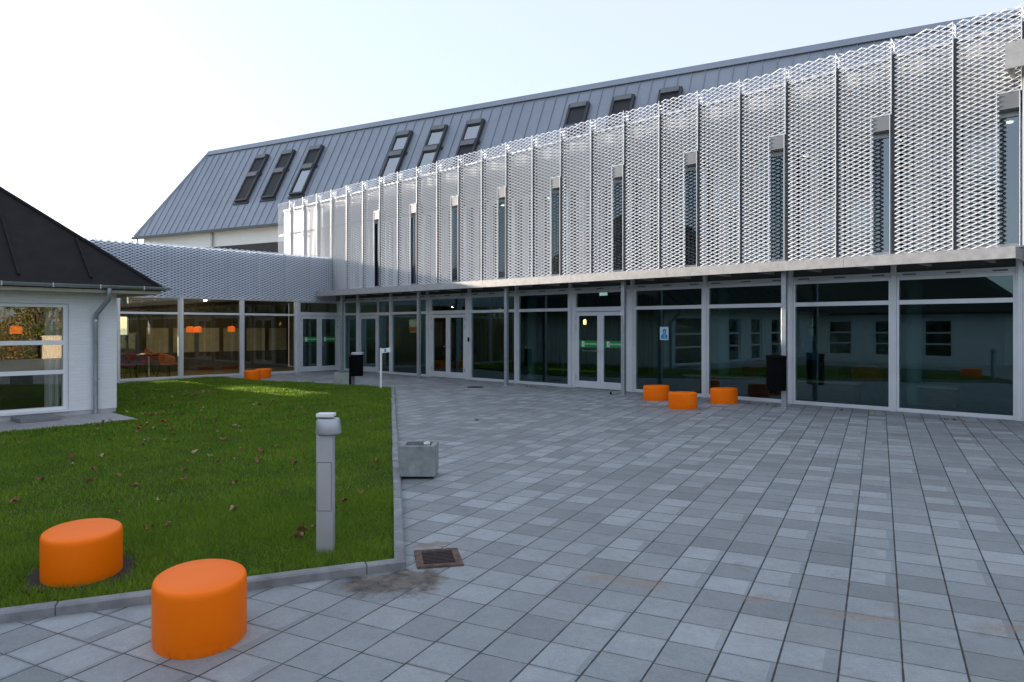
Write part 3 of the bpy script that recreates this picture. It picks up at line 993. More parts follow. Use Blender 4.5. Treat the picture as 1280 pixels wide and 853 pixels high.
# solid back wall made up, its openings shaped to throw sun patches on the lawn
SUN_HOLES = [(8.10, 9.40, 1.42, 2.08), (7.95, 8.90, 0.66, 1.30)]
def wall_with_holes(mb, x0, x1, y0, y1, z0, z1, holes):
    ys = sorted({y0, y1, *[h[0] for h in holes], *[h[1] for h in holes]})
    for ya, yb in zip(ys, ys[1:]):
        hs = sorted([(h[2], h[3]) for h in holes if h[0] <= ya + 1e-6 and h[1] >= yb - 1e-6])
        z = z0
        for (ha, hb) in hs:
            if ha > z + 1e-6: mb.box(x0, x1, ya, yb, z, ha)
            z = hb
        if z < z1: mb.box(x0, x1, ya, yb, z, z1)
t_ = MB(); wall_with_holes(t_, LB - 0.25, LB, LY0, GY - 0.1, -0.2, 4.4, SUN_HOLES)
t_.build('wall', M['slat'], link)
t_ = MB(); t_.box(LB, LX - 0.14, 4.2, LY0 - 0.14, 2.6, 4.3); t_.build('wall', M['zincdark'], link)  # unseen block added to stop a sun streak between house roof and link
t_ = MB(); t_.box(LB, LX, LY0 - 0.13, LY0, -0.2, 4.4); t_.box(LB, LX, HY_ + 0.002, LY0 - 0.131, -0.2, 2.385); t_.build('wall', M['plinth'], link)  # second box is an added filler against sun leaking past the house
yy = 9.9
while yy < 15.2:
    MB().box(LB, LB + 0.02, yy + 0.06, yy + 0.86, 0.72, 1.66).build('reflected_band', M['reflbeige'], link)  # beige panels stand in for a band reflected in the link glass
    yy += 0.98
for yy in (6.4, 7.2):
    MB().box(LB, LB + 0.02, yy, yy + 0.62, 0.62, 1.95).build('reflected_band', M['reflbeige'], link)  # more panels imitating the reflected band
for h in SUN_HOLES:
    f_ = MB()
    f_.box(LB - 0.2, LB - 0.05, h[0], h[0] + 0.04, h[2], h[3]); f_.box(LB - 0.2, LB - 0.05, h[1] - 0.04, h[1], h[2], h[3])
    w_ = f_.build('window', M['black'], link)  # invented window framing a sun patch opening
    MB().box(LB - 0.13, LB - 0.12, h[0] + 0.04, h[1] - 0.04, h[2], h[3]).build('pane', M['glasslink'], w_)
t_ = MB(); t_.box(LX - 0.12, LX - 0.03, LY0, GY - 0.08, 2.86, 4.36); t_.build('cladding', M['cladlink'], link)
t_ = MB(); t_.box(LX - 0.16, LX + 0.0, LY0, GY - 0.08, 4.361, 4.385); t_.build('parapet_cap', M['meshdull'], link)
# mesh parapet
LMX = LX + 0.10
ly = [15.52 - 1.052 * k for k in range(10)]
for k in range(9):
    y1, y0 = ly[k], ly[k + 1]
    mb = MB()
    expanded(mb, (LMX, y0 + 0.006, 2.68), (0, 1, 0), PW - 0.012, 2.68, 4.42, (1, 0, 0), w=0.036)
    for yy in (y0 + 0.006, y1 - 0.006):
        expanded(mb, (LMX, yy, 2.68), (-1, 0, 0), 0.105, 2.68, 4.42, (0, 1 if yy > y0 + 0.5 else -1, 0), w=0.024)
        mb.box(LMX + 0.002, LMX + 0.008, yy - 0.004, yy + 0.004, 2.68, 4.42)
    mb.build('mesh_panel', M['meshdull'], link)
    MB().box(LX - 0.028, LMX - 0.012, y0 - 0.02, y0 + 0.045, 2.70, 4.355).build('seam_shade_bar', M['seamshadelink'], link)  # added bar that darkens the panel seam, as on the foyer screen
LMU = [6.10, 7.70, 9.64, 11.75, 13.87, 15.80]
for i, y_ in enumerate(LMU):
    m_ = MB()
    m_.box(LX - 0.08, LX + 0.075, y_ - 0.05, y_ + 0.05, -0.06, 2.72)
    m_.box(LX + 0.0755, LX + 0.095, y_ - 0.018, y_ + 0.018, -0.06, 2.72)
    m_.build('mullion', M['alu'], link, bevel=0.003)
for i in range(len(LMU) - 1):
    y0, y1 = LMU[i] + 0.051, LMU[i + 1] - 0.051
    fr = MB()
    xa, xb = LX - 0.05, LX + 0.05
    if i == len(LMU) - 2:
        e_ = 0.10
        fr.box(xa, xb, y0, y0 + e_, 0, 2.70); fr.box(xa, xb, y1 - e_, y1, 0, 2.70)
        fr.box(xa, xb, y0 + e_, y1 - e_, 2.13, 2.26); fr.box(xa, xb, y0 + e_, y1 - e_, 2.62, 2.70)
        w_ = fr.build('door_frame', M['alu'], link, bevel=0.004)
        MB().box(LX - 0.006, LX + 0.006, y0 + e_, y1 - e_, 2.26, 2.62).build('pane', M['glasslink'], w_)
        lw_ = (y1 - y0 - 2 * e_) / 2 - 0.004
        door_leaf(link, (LX + 0.045, y0 + e_ + 0.002, 0.015), (0, 1, 0), (1, 0, 0), lw_, hinge=0, sign=True, bar=True)
        door_leaf(link, (LX + 0.045, y0 + e_ + 0.006 + lw_, 0.015), (0, 1, 0), (1, 0, 0), lw_, hinge=1, sign=True, bar=False)
    else:
        fr.box(xa, xb, y0, y0 + 0.03, 0, 2.70); fr.box(xa, xb, y1 - 0.03, y1, 0, 2.70)
        for (za, zb) in ((0, 0.07), (2.115, 2.185), (2.64, 2.70)):
            fr.box(xa, xb, y0 + 0.03, y1 - 0.03, za, zb)
        w_ = fr.build('window', M['alu'], link, bevel=0.004)
        MB().box(LX - 0.006, LX + 0.006, y0 + 0.03, y1 - 0.03, 0.07, 2.115).build('pane', M['glasslink'], w_)
        MB().box(LX - 0.006, LX + 0.006, y0 + 0.03, y1 - 0.03, 2.185, 2.64).build('pane', M['glasslink'], w_)
t_ = MB(); t_.box(LX - 0.07, LX + 0.056, LY0, GY - 0.1, -0.2, -0.0065); t_.build('plinth', M['plinth'], link)

# ------------------------------------------------------------------ hall with the steep metal roof
HC = Vector((0, 0, 1.7)) + ray(168, 296.3) * 42.0
he = Vector((0.9666, 0.2565, 0)).normalized()
hn = Vector((-he.y, he.x, 0))
PITCH = 1.834
_us = (hn + Vector((0, 0, PITCH))).normalized()
_rn = he.cross(_us).normalized()
RID = on_plane(262, 190.5, HC, _rn)           # left end of the ridge, where the hip starts
RH = RID.z - HC.z
RW = RH / PITCH
HIPA = (RID - HC).dot(he)
HL = 54.0
hall = thing('hall_building', (HC.x, HC.y, 0), 'tall hall with a steep grey standing seam metal roof behind the foyer', 'building')
us = (hn * RW + Vector((0, 0, RH)))
SLEN = us.length
us = us / SLEN
rn = he.cross(us).normalized()          # outward roof normal
def roofuv(px, py):
    p = on_plane(px, py, HC, rn)
    d = p - HC
    return d.dot(he), d.dot(us)
rf = MB()
rid = HC + us * SLEN + he * HIPA
bk = HC + hn * (2 * RW)
fe_ = HC + he * HL
Z8 = Vector((0, 0, -0.10))
fr_ = fe_ + us * SLEN
fb_ = fe_ + hn * (2 * RW)
V_ = [HC, fe_, fr_, rid, bk, fb_]
rf.add(V_ + [v + Z8 for v in V_], [(0, 1, 2, 3), (0, 3, 4), (4, 3, 2, 5), (7, 6, 9, 8), (9, 6, 10), (9, 10, 11, 8), (1, 0, 6, 7), (0, 4, 10, 6), (4, 5, 11, 10), (2, 1, 7, 8), (5, 2, 8, 11)])
SP = 0.545
k = 0.33
while k < HL:
    L_ = SLEN * min(1.0, k / HIPA) - 0.05
    if L_ > 0.2: rf.fbox(HC + he * (k - 0.012) + us * 0.02, he * 0.024, us * L_, rn * 0.035)
    k += SP
rf.build('roof', M['zinc'], hall)
rc = MB()
rc.fbox(rid - us * 0.30 + rn * 0.036, he * (HL - HIPA), us * 0.32, rn * 0.04)
rc.build('ridge_cap', M['zinc'], hall)
vg = MB()
hd3 = (rid - HC)
vg.tube([HC + Vector((0, 0, 0.0)), HC + hd3 * 1.0], 0.085, 8)
vg.build('hip_cap', M['zinc'], hall)
eg = MB()
eg.fbox(HC - he * 0.08 - hn * 0.14 + Vector((0, 0, -0.16)), he * (HL + 0.1), hn * 0.14, Vector((0, 0, 0.13)))
eg.build('gutter', M['zincdark'], hall)
# walls
wb = MB()
w0 = HC + hn * 0.35 + he * 0.35
pw_ = 2.05
ZS = on_plane(339.6, 303, w0, hn).z
kk = 0
while kk * pw_ < HL - 1:
    wb.fbox(w0 + he * (kk * pw_ + 0.006) + Vector((0, 0, ZS - w0.z)), he * (pw_ - 0.012), hn * 0.05, Vector((0, 0, HC.z + 0.33 - ZS)))
    kk += 1
wb.build('cladding', M['white'], hall)
wl = MB()
wl.fbox(w0 + hn * 0.051 + Vector((0, 0, -w0.z - 0.2)), he * (HL - 1), hn * 0.2, Vector((0, 0, HC.z + 0.5)))
wl.fbox(w0 + hn * 0.015 + Vector((0, 0, -w0.z - 0.2)), he * (HL - 1), hn * 0.03, Vector((0, 0, ZS - 0.004 + 0.2)))
wl.build('wall', M['darkwall'], hall)
ge = MB()
ge.fbox(w0 + hn * 0.252 + Vector((0, 0, -w0.z - 0.2)), he * 0.2, hn * (2 * RW - 1.0), Vector((0, 0, HC.z + 0.15)))
ge.build('end_wall', M['white'], hall)
for px in (171.5, 264.8):
    p = on_plane(px, 295, w0 - hn * 0.1, hn)
    MB().tube([(p.x, p.y, HC.z - 0.05), (p.x, p.y, 0.0)], 0.06, 10).build('downpipe', M['zincgutter'], hall, smooth=True)
# skylights: pairs of roof windows stacked up the slope
def skylight(s0, s1, u0, u1, top_blind, low_blind, split=0.40):
    um = u1 - (u1 - u0) * split
    for (ua, ub_, bl) in ((u0, um - 0.01, low_blind), (um + 0.01, u1, top_blind)):
        fw, hh = 0.10, 0.17
        w = s1 - s0
        o = HC + he * s0 + us * ua + rn * 0.002
        L = ub_ - ua
        fr = MB()
        fr.fbox(o, he * fw, us * L, rn * hh)
        fr.fbox(o + he * (w - fw), he * fw, us * L, rn * hh)
        fr.fbox(o + he * fw, he * (w - 2 * fw), us * fw, rn * hh)
        fr.fbox(o + he * (-0.10) - us * 0.16, he * (w + 0.2), us * 0.155, rn * 0.05)
        f_ = fr.build('skylight', M['skyframe'], hall)
        MB().fbox(o + he * fw + us * (L - 0.26), he * (w - 2 * fw), us * 0.26, rn * (hh + 0.05)).build('shutter_case', M['skycap'], f_)
        if bl:
            MB().fbox(o + he * fw + us * fw + rn * 0.10, he * (w - 2 * fw), us * (L - fw - 0.265), rn * 0.02).build('blind', M['blind'], f_)
        else:
            MB().fbox(o + he * fw + us * fw + rn * 0.10, he * (w - 2 * fw), us * (L - fw - 0.265), rn * 0.02).build('pane', M['skyglass'], f_)
            MB().fbox(o + he * fw + us * fw + rn * 0.004, he * (w - 2 * fw), us * (L - fw - 0.265), rn * 0.01).build('reveal', M['room'], f_)
SKY = [((319.3, 198.5), (339.6, 195.8), (294.2, 254.4), 1, 1), ((352.3, 192.1), (373.4, 190), (326.9, 249.5), 1, 1), ((386.6, 187.4), (408.7, 184.7), (362.8, 246), 1, 0),
       ((495.9, 168), (519.7, 165.8), None, 0, 0), ((539.5, 161.2), (563, 158.8), None, 0, 0), ((584.3, 154.2), (608.7, 151.8), None, 0, 1),
       ((712, 132.9), (739.8, 129.8), None, 1, 1), ((767, 123.7), (796, 121.3), None, 1, 1), ((826.7, 115.5), (852.6, 112.5), None, 1, 1)]
su = [(roofuv(*a), roofuv(*b), roofuv(*c) if c else None) for a, b, c, _, _ in SKY]
utop = sum(a[1] + b[1] for a, b, _ in su) / (2 * len(su))
ubot = sum(c[1] for _, _, c in su if c) / 3
SKYDBG = [(round(a[0], 2), round(a[1], 2), round(b[0] - a[0], 2)) for a, b, _ in su] + [ubot]
for (a, b, c), (_, _, _, tb, lb) in zip(su, SKY):
    sm = (a[0] + b[0]) / 2
    hw = 0.47
    skylight(sm - hw, sm + hw, ubot, utop, tb, lb)

# ------------------------------------------------------------------ white house
HX, HY = -16.5, 5.18
house = thing('white_house', (HX, 0, gz(0)), 'low whitewashed house with a black hipped felt roof at the left edge', 'house')
HY1 = -11.5
hw_ = MB()
wins = [(1.55, 4.30)] + [(-0.6 - 2.4 * k - 1.25, -0.6 - 2.4 * k) for k in range(4)]
zb = -0.12
def hwall(mb, x0, x1, y0, y1, z0, z1, holes):
    wall_with_holes(mb, x0, x1, y0, y1, z0, z1, holes)
hwall(hw_, HX - 0.32, HX, HY1, HY, 0.0, 2.44, [(a, b, 0.04, 2.17) for a, b in wins])
hw_.box(-27.2, HX - 0.321, HY - 0.32, HY, 0.0, 2.44)
hw_.box(-27.2, HX - 0.321, HY1, HY1 + 0.32, 0.0, 2.44)
hw_.box(-27.4, -27.201, HY1, HY, 0.0, 2.44)
hw_.build('wall', M['paint'], house)
pl = MB()
pl.box(-27.4, HX - 0.012, HY1 + 0.01, HY - 0.012, -0.6, -0.001)
pl.build('plinth', M['plinth'], house)
# inside
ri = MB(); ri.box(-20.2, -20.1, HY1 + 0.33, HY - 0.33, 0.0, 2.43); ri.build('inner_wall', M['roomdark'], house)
ri = MB(); ri.box(-27.0, HX - 0.33, HY1 + 0.33, HY - 0.33, 2.40, 2.439); ri.build('ceiling', M['ceil'], house)
ri = MB(); ri.box(-27.0, HX - 0.33, HY1 + 0.33, HY - 0.33, 0.001, 0.03); ri.build('floor', M['floor'], house)
for (a, b) in wins:
    fr = MB()
    xa, xb = HX - 0.20, HX - 0.08
    z0, z1 = 0.04, 2.17
    t = 0.085
    fr.box(xa, xb, a, a + t, z0, z1); fr.box(xa, xb, b - t, b, z0, z1)
    fr.box(xa, xb, a + t, b - t, z0, z0 + 0.06); fr.box(xa, xb, a + t, b - t, z1 - 0.075, z1)
    zr = [0.755, 1.345]
    for zz in zr: fr.box(xa, xb, a + t, b - t, zz, zz + 0.085)
    w_ = fr.build('window', M['wpaint'], house, bevel=0.004)
    zs = [z0 + 0.06, zr[0], zr[0] + 0.085, zr[1], zr[1] + 0.085, z1 - 0.075]
    for i in range(0, 6, 2):
        MB().box(HX - 0.145, HX - 0.135, a + t, b - t, zs[i], zs[i + 1]).build('pane', M['glasshouse'], w_)
    MB().box(HX - 0.08, HX + 0.03, a - 0.02, b + 0.02, 0.005, 0.0395).build('sill', M['wpaint'], w_)
cu_ = MB()                                    # pleated curtain beside the near window
def pleats(y0, y1, x0, z0, z1, n=26, amp=0.045):
    vs, fs = [], []
    for i in range(n + 1):
        y = y0 + (y1 - y0) * i / n
        xx = x0 + amp * math.sin(i * 1.9) + 0.02 * math.sin(i * 0.7)
        vs += [(xx, y, z0), (xx, y, z1), (xx - 0.012, y, z0), (xx - 0.012, y, z1)]
    for i in range(n):
        a = i * 4
        fs += [(a, a + 4, a + 5, a + 1), (a + 2, a + 3, a + 7, a + 6)]
    fs += [(0, 1, 3, 2), (n * 4, n * 4 + 2, n * 4 + 3, n * 4 + 1)]
    return vs, fs
cu_.add(*pleats(3.97, 4.25, HX - 0.42, 0.06, 2.3))
cu_.build('curtain', M['curtain'], house, smooth=True)
# roof: hip with battens
EX, EY, EZ, PT = -15.98, 5.90, 2.52, 0.878
BX = -27.7
rid_x = (EX + BX) / 2
hd_ = EX - rid_x
RZ = EZ + PT * hd_
EY1 = HY1 - 0.6
r_ = MB()
vs = [(EX, EY1, EZ), (EX, EY, EZ), (BX, EY, EZ), (BX, EY1, EZ), (rid_x, EY1 + hd_, RZ), (rid_x, EY - hd_, RZ)]
lo = [(x, y, z - 0.06) for x, y, z in vs[:4]]
r_.add(vs + lo, [(0, 1, 5, 4), (1, 2, 5), (2, 3, 4, 5), (3, 0, 4), (6, 7, 1, 0), (7, 8, 2, 1), (8, 9, 3, 2), (9, 6, 0, 3), (9, 8, 7, 6)])
roof_ = r_.build('roof', M['felt'], house)
def roofz(x): return EZ + PT * (EX - x)
for y_ in [4.60 - 1.23 * k for k in range(11)]:
    run = min(hd_, EY - y_) - 0.12
    n_ = Vector((PT, 0, 1)).normalized()
    d_ = Vector((-1, 0, PT))
    o = Vector((EX - 0.18, y_ - 0.02, roofz(EX - 0.18))) + n_ * 0.001
    MB().fbox(o, (0, 0.042, 0), d_ * (run - 0.18), n_ * 0.04).build('batten', M['felt'], roof_)
hp = MB()
d_ = Vector((-1, -1, PT))
hp.tube([Vector((EX, EY, EZ + 0.005)), Vector((EX, EY, EZ + 0.005)) + d_ * hd_], 0.045, 8)
hp.build('hip_roll', M['felt'], roof_)
sf = MB()
sf.box(HX + 0.001, EX - 0.03, EY1 + 0.05, EY - 0.05, 2.405, 2.44)
sf.box(-27.4, HX, HY + 0.001, EY - 0.05, 2.405, 2.44)
sf.build('soffit', M['soffit'], house)
fb = MB()
fb.box(EX - 0.029, EX - 0.005, EY1 + 0.05, EY - 0.02, 2.39, 2.455)
fb.box(-27.6, EX - 0.03, EY - 0.049, EY - 0.021, 2.39, 2.455)
fb.build('fascia_board', M['soffit'], house)
gt = MB()
def half_gutter(mb, a, b, r=0.068, n=8):
    a, b = Vector(a), Vector(b)
    d = (b - a).normalized()
    side = Vector((0, 0, 1)).cross(d)
    vs, fs = [], []
    for p in (a, b):
        for rr in (r, r - 0.006):
            for k in range(n + 1):
                t = PI + PI * k / n
                vs.append(p + side * (rr * math.cos(t)) + Vector((0, 0, rr * math.sin(t))))
    m = n + 1
    for k in range(n):
        fs += [(k, k + 1, 2 * m + k + 1, 2 * m + k), (m + k + 1, m + k, 3 * m + k, 3 * m + k + 1)]
        fs += [(k + 1, k, m + k, m + k + 1), (2 * m + k, 2 * m + k + 1, 3 * m + k + 1, 3 * m + k)]
    fs += [(0, 2 * m, 3 * m, m), (n, m + n, 3 * m + n, 2 * m + n)]
    mb.add(vs, fs)
half_gutter(gt, (EX + 0.065, EY1, EZ + 0.02), (EX + 0.065, EY + 0.14, EZ + 0.02))
half_gutter(gt, (EX + 0.13, EY + 0.07, EZ + 0.019), (BX, EY + 0.07, EZ + 0.019))
for k in range(22):
    y_ = EY - 0.4 - k * 0.82
    if y_ > EY1: gt.box(EX + 0.0, EX + 0.14, y_ - 0.012, y_ + 0.012, EZ - 0.055, EZ - 0.047)
    if y_ > EY1: gt.box(EX + 0.134, EX + 0.142, y_ - 0.012, y_ + 0.012, EZ - 0.05, EZ + 0.03)
gt.build('gutter', M['zincgutter'], house, smooth=True)
dp = MB()
pt = at_x(130, 363, HX + 0.42)
y_t, y_b = 4.86, 4.76
dp.tube([(EX + 0.065, y_t, EZ - 0.04), (EX + 0.065, y_t, EZ - 0.16), (EX - 0.0, y_t, EZ - 0.26), (HX + 0.12, y_b, EZ - 0.56), (HX + 0.075, y_b, EZ - 0.68), (HX + 0.075, y_b, zb + 0.04)], 0.046, 14)
dp.tube([(HX + 0.075, y_b, EZ - 0.72), (HX + 0.075, y_b, EZ - 0.62)], 0.052, 14)
for zz in (0.62, 1.70):
    dp.tube([(HX + 0.075, y_b, zz), (HX + 0.075, y_b, zz + 0.03)], 0.054, 14)
    dp.box(HX, HX + 0.05, y_b + 0.03, y_b + 0.07, zz + 0.005, zz + 0.025)
dp.box(HX + 0.0, HX + 0.16, y_b - 0.09, y_b + 0.09, zb - 0.03, zb + 0.035)
dp.build('downpipe', M['zincgutter'], house, smooth=True)
# strip of paving along the house wall, door slab by the window
st = MB()
for k in range(30):
    ya = 5.06 - 0.302 * (k + 1)
    for j in range(3):
        xa = HX + 0.0 + j * 0.545
        st.prism([(xa + 0.004, ya + 0.004), (xa + 0.541, ya + 0.004), (xa + 0.541, ya + 0.298), (xa + 0.004, ya + 0.298)],
                 lambda x, y: gz(y) + 0.0, lambda x, y, q=random.uniform(0, 0.004): gz(y) + 0.042 + q)
tag(st.build('path', M['pathslab']), kind='structure')
ds = MB()
ds.prism([(HX + 0.05, 3.30), (HX + 0.62, 3.34), (HX + 0.60, 4.00), (HX + 0.04, 3.98)], lambda x, y: gz(y) + 0.046, lambda x, y: gz(y) + 0.125)
tag(ds.build('step_slab', M['headbox'], bevel=0.006), 'flat grey slab step lying under the near window of the white house', 'step')

# ------------------------------------------------------------------ buildings and greenery that only show as reflections
wing = thing('garden_house', (-15, -13, gz(-13)), 'long white house with dark hipped roof, mirrored in the foyer glass', 'house')
gw = MB()
gwin = [(-21.6 + 2.6 * k, -20.2 + 2.6 * k, 0.05, 2.1) for k in range(5)]
def wall_y(mb, y0, y1, x0, x1, z0, z1, holes):
    tmp = MB(); wall_with_holes(tmp, y0, y1, x0, x1, z0, z1, holes)
    mb.add([(v[1], v[0], v[2]) for v in tmp.v], [q[::-1] for q in tmp.f])
wall_y(gw, -13.32, -13.0, -23.0, -7.4, -0.4, 2.44, gwin)
gw.box(-23.0, -7.4, -19.3, -19.0, -0.4, 2.44); gw.box(-7.7, -7.4, -19.0, -13.321, -0.4, 2.44); gw.box(-23.0, -22.7, -19.0, -13.321, -0.4, 2.44)
gw.build('wall', M['paint'], wing)
for (a, b, z0, z1) in gwin:
    fr = MB()
    ya, yb = -13.2, -13.1
    fr.box(a, a + 0.08, ya, yb, z0, z1); fr.box(b - 0.08, b, ya, yb, z0, z1)
    for (za, zb_) in ((z0, z0 + 0.06), (0.72, 0.80), (1.34, 1.42), (z1 - 0.07, z1)):
        fr.box(a + 0.08, b - 0.08, ya, yb, za, zb_)
    w_ = fr.build('window', M['wpaint'], wing)
    MB().box(a + 0.08, b - 0.08, -13.155, -13.145, z0 + 0.06, z1 - 0.07).build('pane', M['glasshouse'], w_)
gi = MB(); gi.box(-22.6, -7.8, -16.1, -16.0, -0.3, 2.43); gi.build('inner_wall', M['roomdark'], wing)
gr = MB()
x0, x1, y0, y1, e0 = -24.5, -6.7, -19.9, -12.4, 2.5
hh = (y1 - y0) / 2
vs = [(x0, y0, e0), (x1, y0, e0), (x1, y1, e0), (x0, y1, e0), (x0 + hh, (y0 + y1) / 2, e0 + hh * PT), (x1 - hh, (y0 + y1) / 2, e0 + hh * PT)]
lo = [(x, y, z - 0.09) for x, y, z in vs[:4]]
gr.add(vs + lo, [(0, 1, 5, 4), (1, 2, 5), (2, 3, 4, 5), (3, 0, 4), (6, 7, 1, 0), (7, 8, 2, 1), (8, 9, 3, 2), (9, 6, 0, 3), (9, 8, 7, 6)])
gr.build('roof', M['felt'], wing)

gwall = MB()
gwall.box(13.3, 13.55, 10.8, 30.0, gz(0) - 0.3, 1.15)
gwall.box(13.24, 13.61, 10.74, 30.06, 1.151, 1.22)
tag(gwall.build('garden_wall', M['pale']), 'sunlit pale brick garden wall, mirrored in the glass of the house and link', 'wall')

def make_tree(name, loc, h, rad, trunk_h, label, cat, mat, n=2600, leaf=0.16, group=None):
    t = thing(name, loc, label, cat, group)
    tr = MB()
    L = Vector(loc)
    tr.tube([L, L + Vector((0.05, 0.03, trunk_h * 0.6)), L + Vector((0.0, 0.1, h * 0.75))], [rad * 0.09, rad * 0.07, rad * 0.02], 8)
    cl_ = []
    for k in range(14):
        a = k * 2.4
        zc = trunk_h + (h - trunk_h) * (0.12 + 0.8 * random.random())
        rr = rad * (0.35 + 0.55 * random.random()) * (1 - 0.6 * max(0, (zc - trunk_h) / (h - trunk_h) - 0.4))
        c = Vector((rr * math.cos(a), rr * math.sin(a), zc))
        cl_.append((c, rad * random.uniform(0.28, 0.5)))
        tr.tube([L + Vector((0, 0, trunk_h * 0.7 + 0.1 * k / 14)), L + c * 0.6 + Vector((0, 0, c.z * 0.25)), L + c], [rad * 0.035, rad * 0.02, rad * 0.008], 6)
    tr.build('trunk', M['bark'], t, smooth=True)
    me = bpy.data.meshes.new('crown')
    V, Fc, tone = [], [], []
    for i in range(n):
        c, r = cl_[i % len(cl_)]
        d = rng.normal(size=3); d /= np.linalg.norm(d)
        p = np.array(c) + d * r * (rng.random() ** 0.45) * np.array([1, 1, 0.8])
        u = rng.normal(size=3); u /= np.linalg.norm(u)
        w = np.cross(u, rng.normal(size=3)); w /= np.linalg.norm(w)
        s = leaf * rng.uniform(0.6, 1.3)
        b = len(V)
        V += [tuple(p - u * s * 0.6), tuple(p + w * s * 0.32), tuple(p + u * s * 0.6), tuple(p - w * s * 0.32)]
        Fc.append((b, b + 1, b + 2, b + 3))
        tone += [min(1, max(0, 0.45 + 0.22 * rng.normal() + 0.25 * math.sin(c.x * 3 + c.y * 5)))] * 4
    me.from_pydata(V, [], Fc)
    at = me.attributes.new('tone', 'FLOAT', 'POINT')
    at.data.foreach_set('value', tone)
    me.materials.append(M[mat])
    o = bpy.data.objects.new('crown', me)
    C.objects.link(o)
    o.parent = t
    return t
TREES = [(17.5, -3, 7.5, 2.6, 'autumn', 'tall yellowing tree beyond the garden wall'), (16.5, 2.6, 4.6, 2.2, 'autumn', 'low golden shrub tree behind the garden wall'),
         (18.5, 7, 7.0, 2.8, 'greenleaf', 'broad green tree turning yellow behind the garden wall'), (16.6, 11.5, 4.8, 2.3, 'autumn', 'rust coloured bushy tree behind the garden wall'),
         (18.6, 16.0, 7.2, 2.8, 'autumn', 'tall amber tree at the far part of the garden wall'), (17.0, 21.0, 5.5, 2.5, 'greenleaf', 'dense olive tree at the end of the garden wall'),
         (-2.8, -22.5, 8.2, 3.0, 'greenleaf', 'olive green tree beyond the dark hipped roof, mirrored in the corner pane'), (-6.5, -25, 8.0, 3.2, 'autumn', 'yellow tree rising behind the garden house roof'),
         (6.5, -19.5, 6.8, 2.8, 'autumn', 'brown leaved tree right of the garden house')]
for (x_, y_, h_, r_2, m_n, lab) in TREES:
    make_tree('tree', (x_, y_, gz(max(-16, min(15.87, y_))) - 0.05), h_, r_2, h_ * 0.22, lab, 'tree', m_n)

def make_hedge(x0, x1, y0, y1, h, label, n):
    t = thing('hedge', ((x0 + x1) / 2, (y0 + y1) / 2, gz(0) - 0.1), label, 'hedge')
    st_ = MB()
    y = y0 + 0.3
    while y < y1:
        xx = random.uniform(x0 + 0.3, x1 - 0.3)
        st_.tube([(xx, y, -0.4), (xx + random.uniform(-0.2, 0.2), y + 0.1, h * 0.8)], [0.03, 0.01], 6)
        y += 0.7
    st_.build('stems', M['bark'], t)
    P = np.stack([rng.uniform(x0, x1, n), rng.uniform(y0, y1, n), rng.uniform(0, 1, n)], 1)
    top = h * (0.72 + 0.28 * np.sin(P[:, 1] * 1.3) * np.cos(P[:, 1] * 0.57 + P[:, 0]))
    P[:, 2] = -0.3 + (top + 0.3) * P[:, 2] ** 0.8
    u = rng.normal(size=(n, 3)); u /= np.linalg.norm(u, axis=1)[:, None]
    w = np.cross(u, rng.normal(size=(n, 3))); w /= np.linalg.norm(w, axis=1)[:, None]
    s_ = rng.uniform(0.05, 0.12, n)[:, None]
    V = np.stack([P - u * s_, P + w * s_ * 0.55, P + u * s_, P - w * s_ * 0.55], 1).reshape(-1, 3)
    me = bpy.data.meshes.new('foliage')
    off = np.array(t.location)
    me.from_pydata([tuple(v) for v in V - off], [], [(4 * i, 4 * i + 1, 4 * i + 2, 4 * i + 3) for i in range(n)])
    tone = np.clip(0.42 + 0.25 * np.sin(P[:, 1] * 2.1) + rng.normal(0, 0.2, n), 0, 1)
    at = me.attributes.new('tone', 'FLOAT', 'POINT'); at.data.foreach_set('value', np.repeat(tone, 4))
    me.materials.append(M['autumn'])
    o = bpy.data.objects.new('foliage', me); C.objects.link(o); o.parent = t
make_hedge(13.6, 15.6, -8.0, 10.6, 3.3, 'sunlit autumn hedge of yellow and brown leaves, mirrored in the near house window', 16000)
make_hedge(14.4, 16.0, 10.8, 28.0, 3.6, 'yellow green hedge rising behind the low pale brick wall', 12000)

# ------------------------------------------------------------------ interiors
def pendant(x, y, z, label, mat='orlamp', r=0.13, h=0.22, ztop=2.7, group=None, name='pendant_lamp'):
    t = thing(name, (x, y, z), label, 'lamp', group)
    m = MB(); m.lathe([(r * 0.96, 0), (r, 0.02), (r, h - 0.03), (r * 0.4, h)], (x, y, z), 20); m.build('lamp_shade', M[mat], t, smooth=True)
    m = MB(); m.tube([(x, y, z + h), (x, y, ztop)], 0.005, 6); m.build('cord', M['black'], t)
    return t
for px, py, lab in ((237.6, 412, 'left orange drum lamp of the close pair in the link'), (247.5, 412, 'right orange drum lamp of the close pair in the link'), (289.2, 411.5, 'single orange drum lamp right of the pair in the link')):
    p = at_x(px, py, -26.3)
    pendant(p.x, p.y, p.z - 0.11, lab, group='orange lamps in the link')
p = at_x(20, 412, -17.9)
pendant(p.x, p.y, p.z - 0.09, 'orange shade lamp inside the near window of the white house', r=0.11, h=0.17, ztop=2.4)
p = at_y(731, 402, 18.6)
pendant(p.x, p.y, p.z - 0.10, 'glowing warm pendant bulb behind the left leaf of the green striped door', 'warmlamp', r=0.05, h=0.17, ztop=2.97)

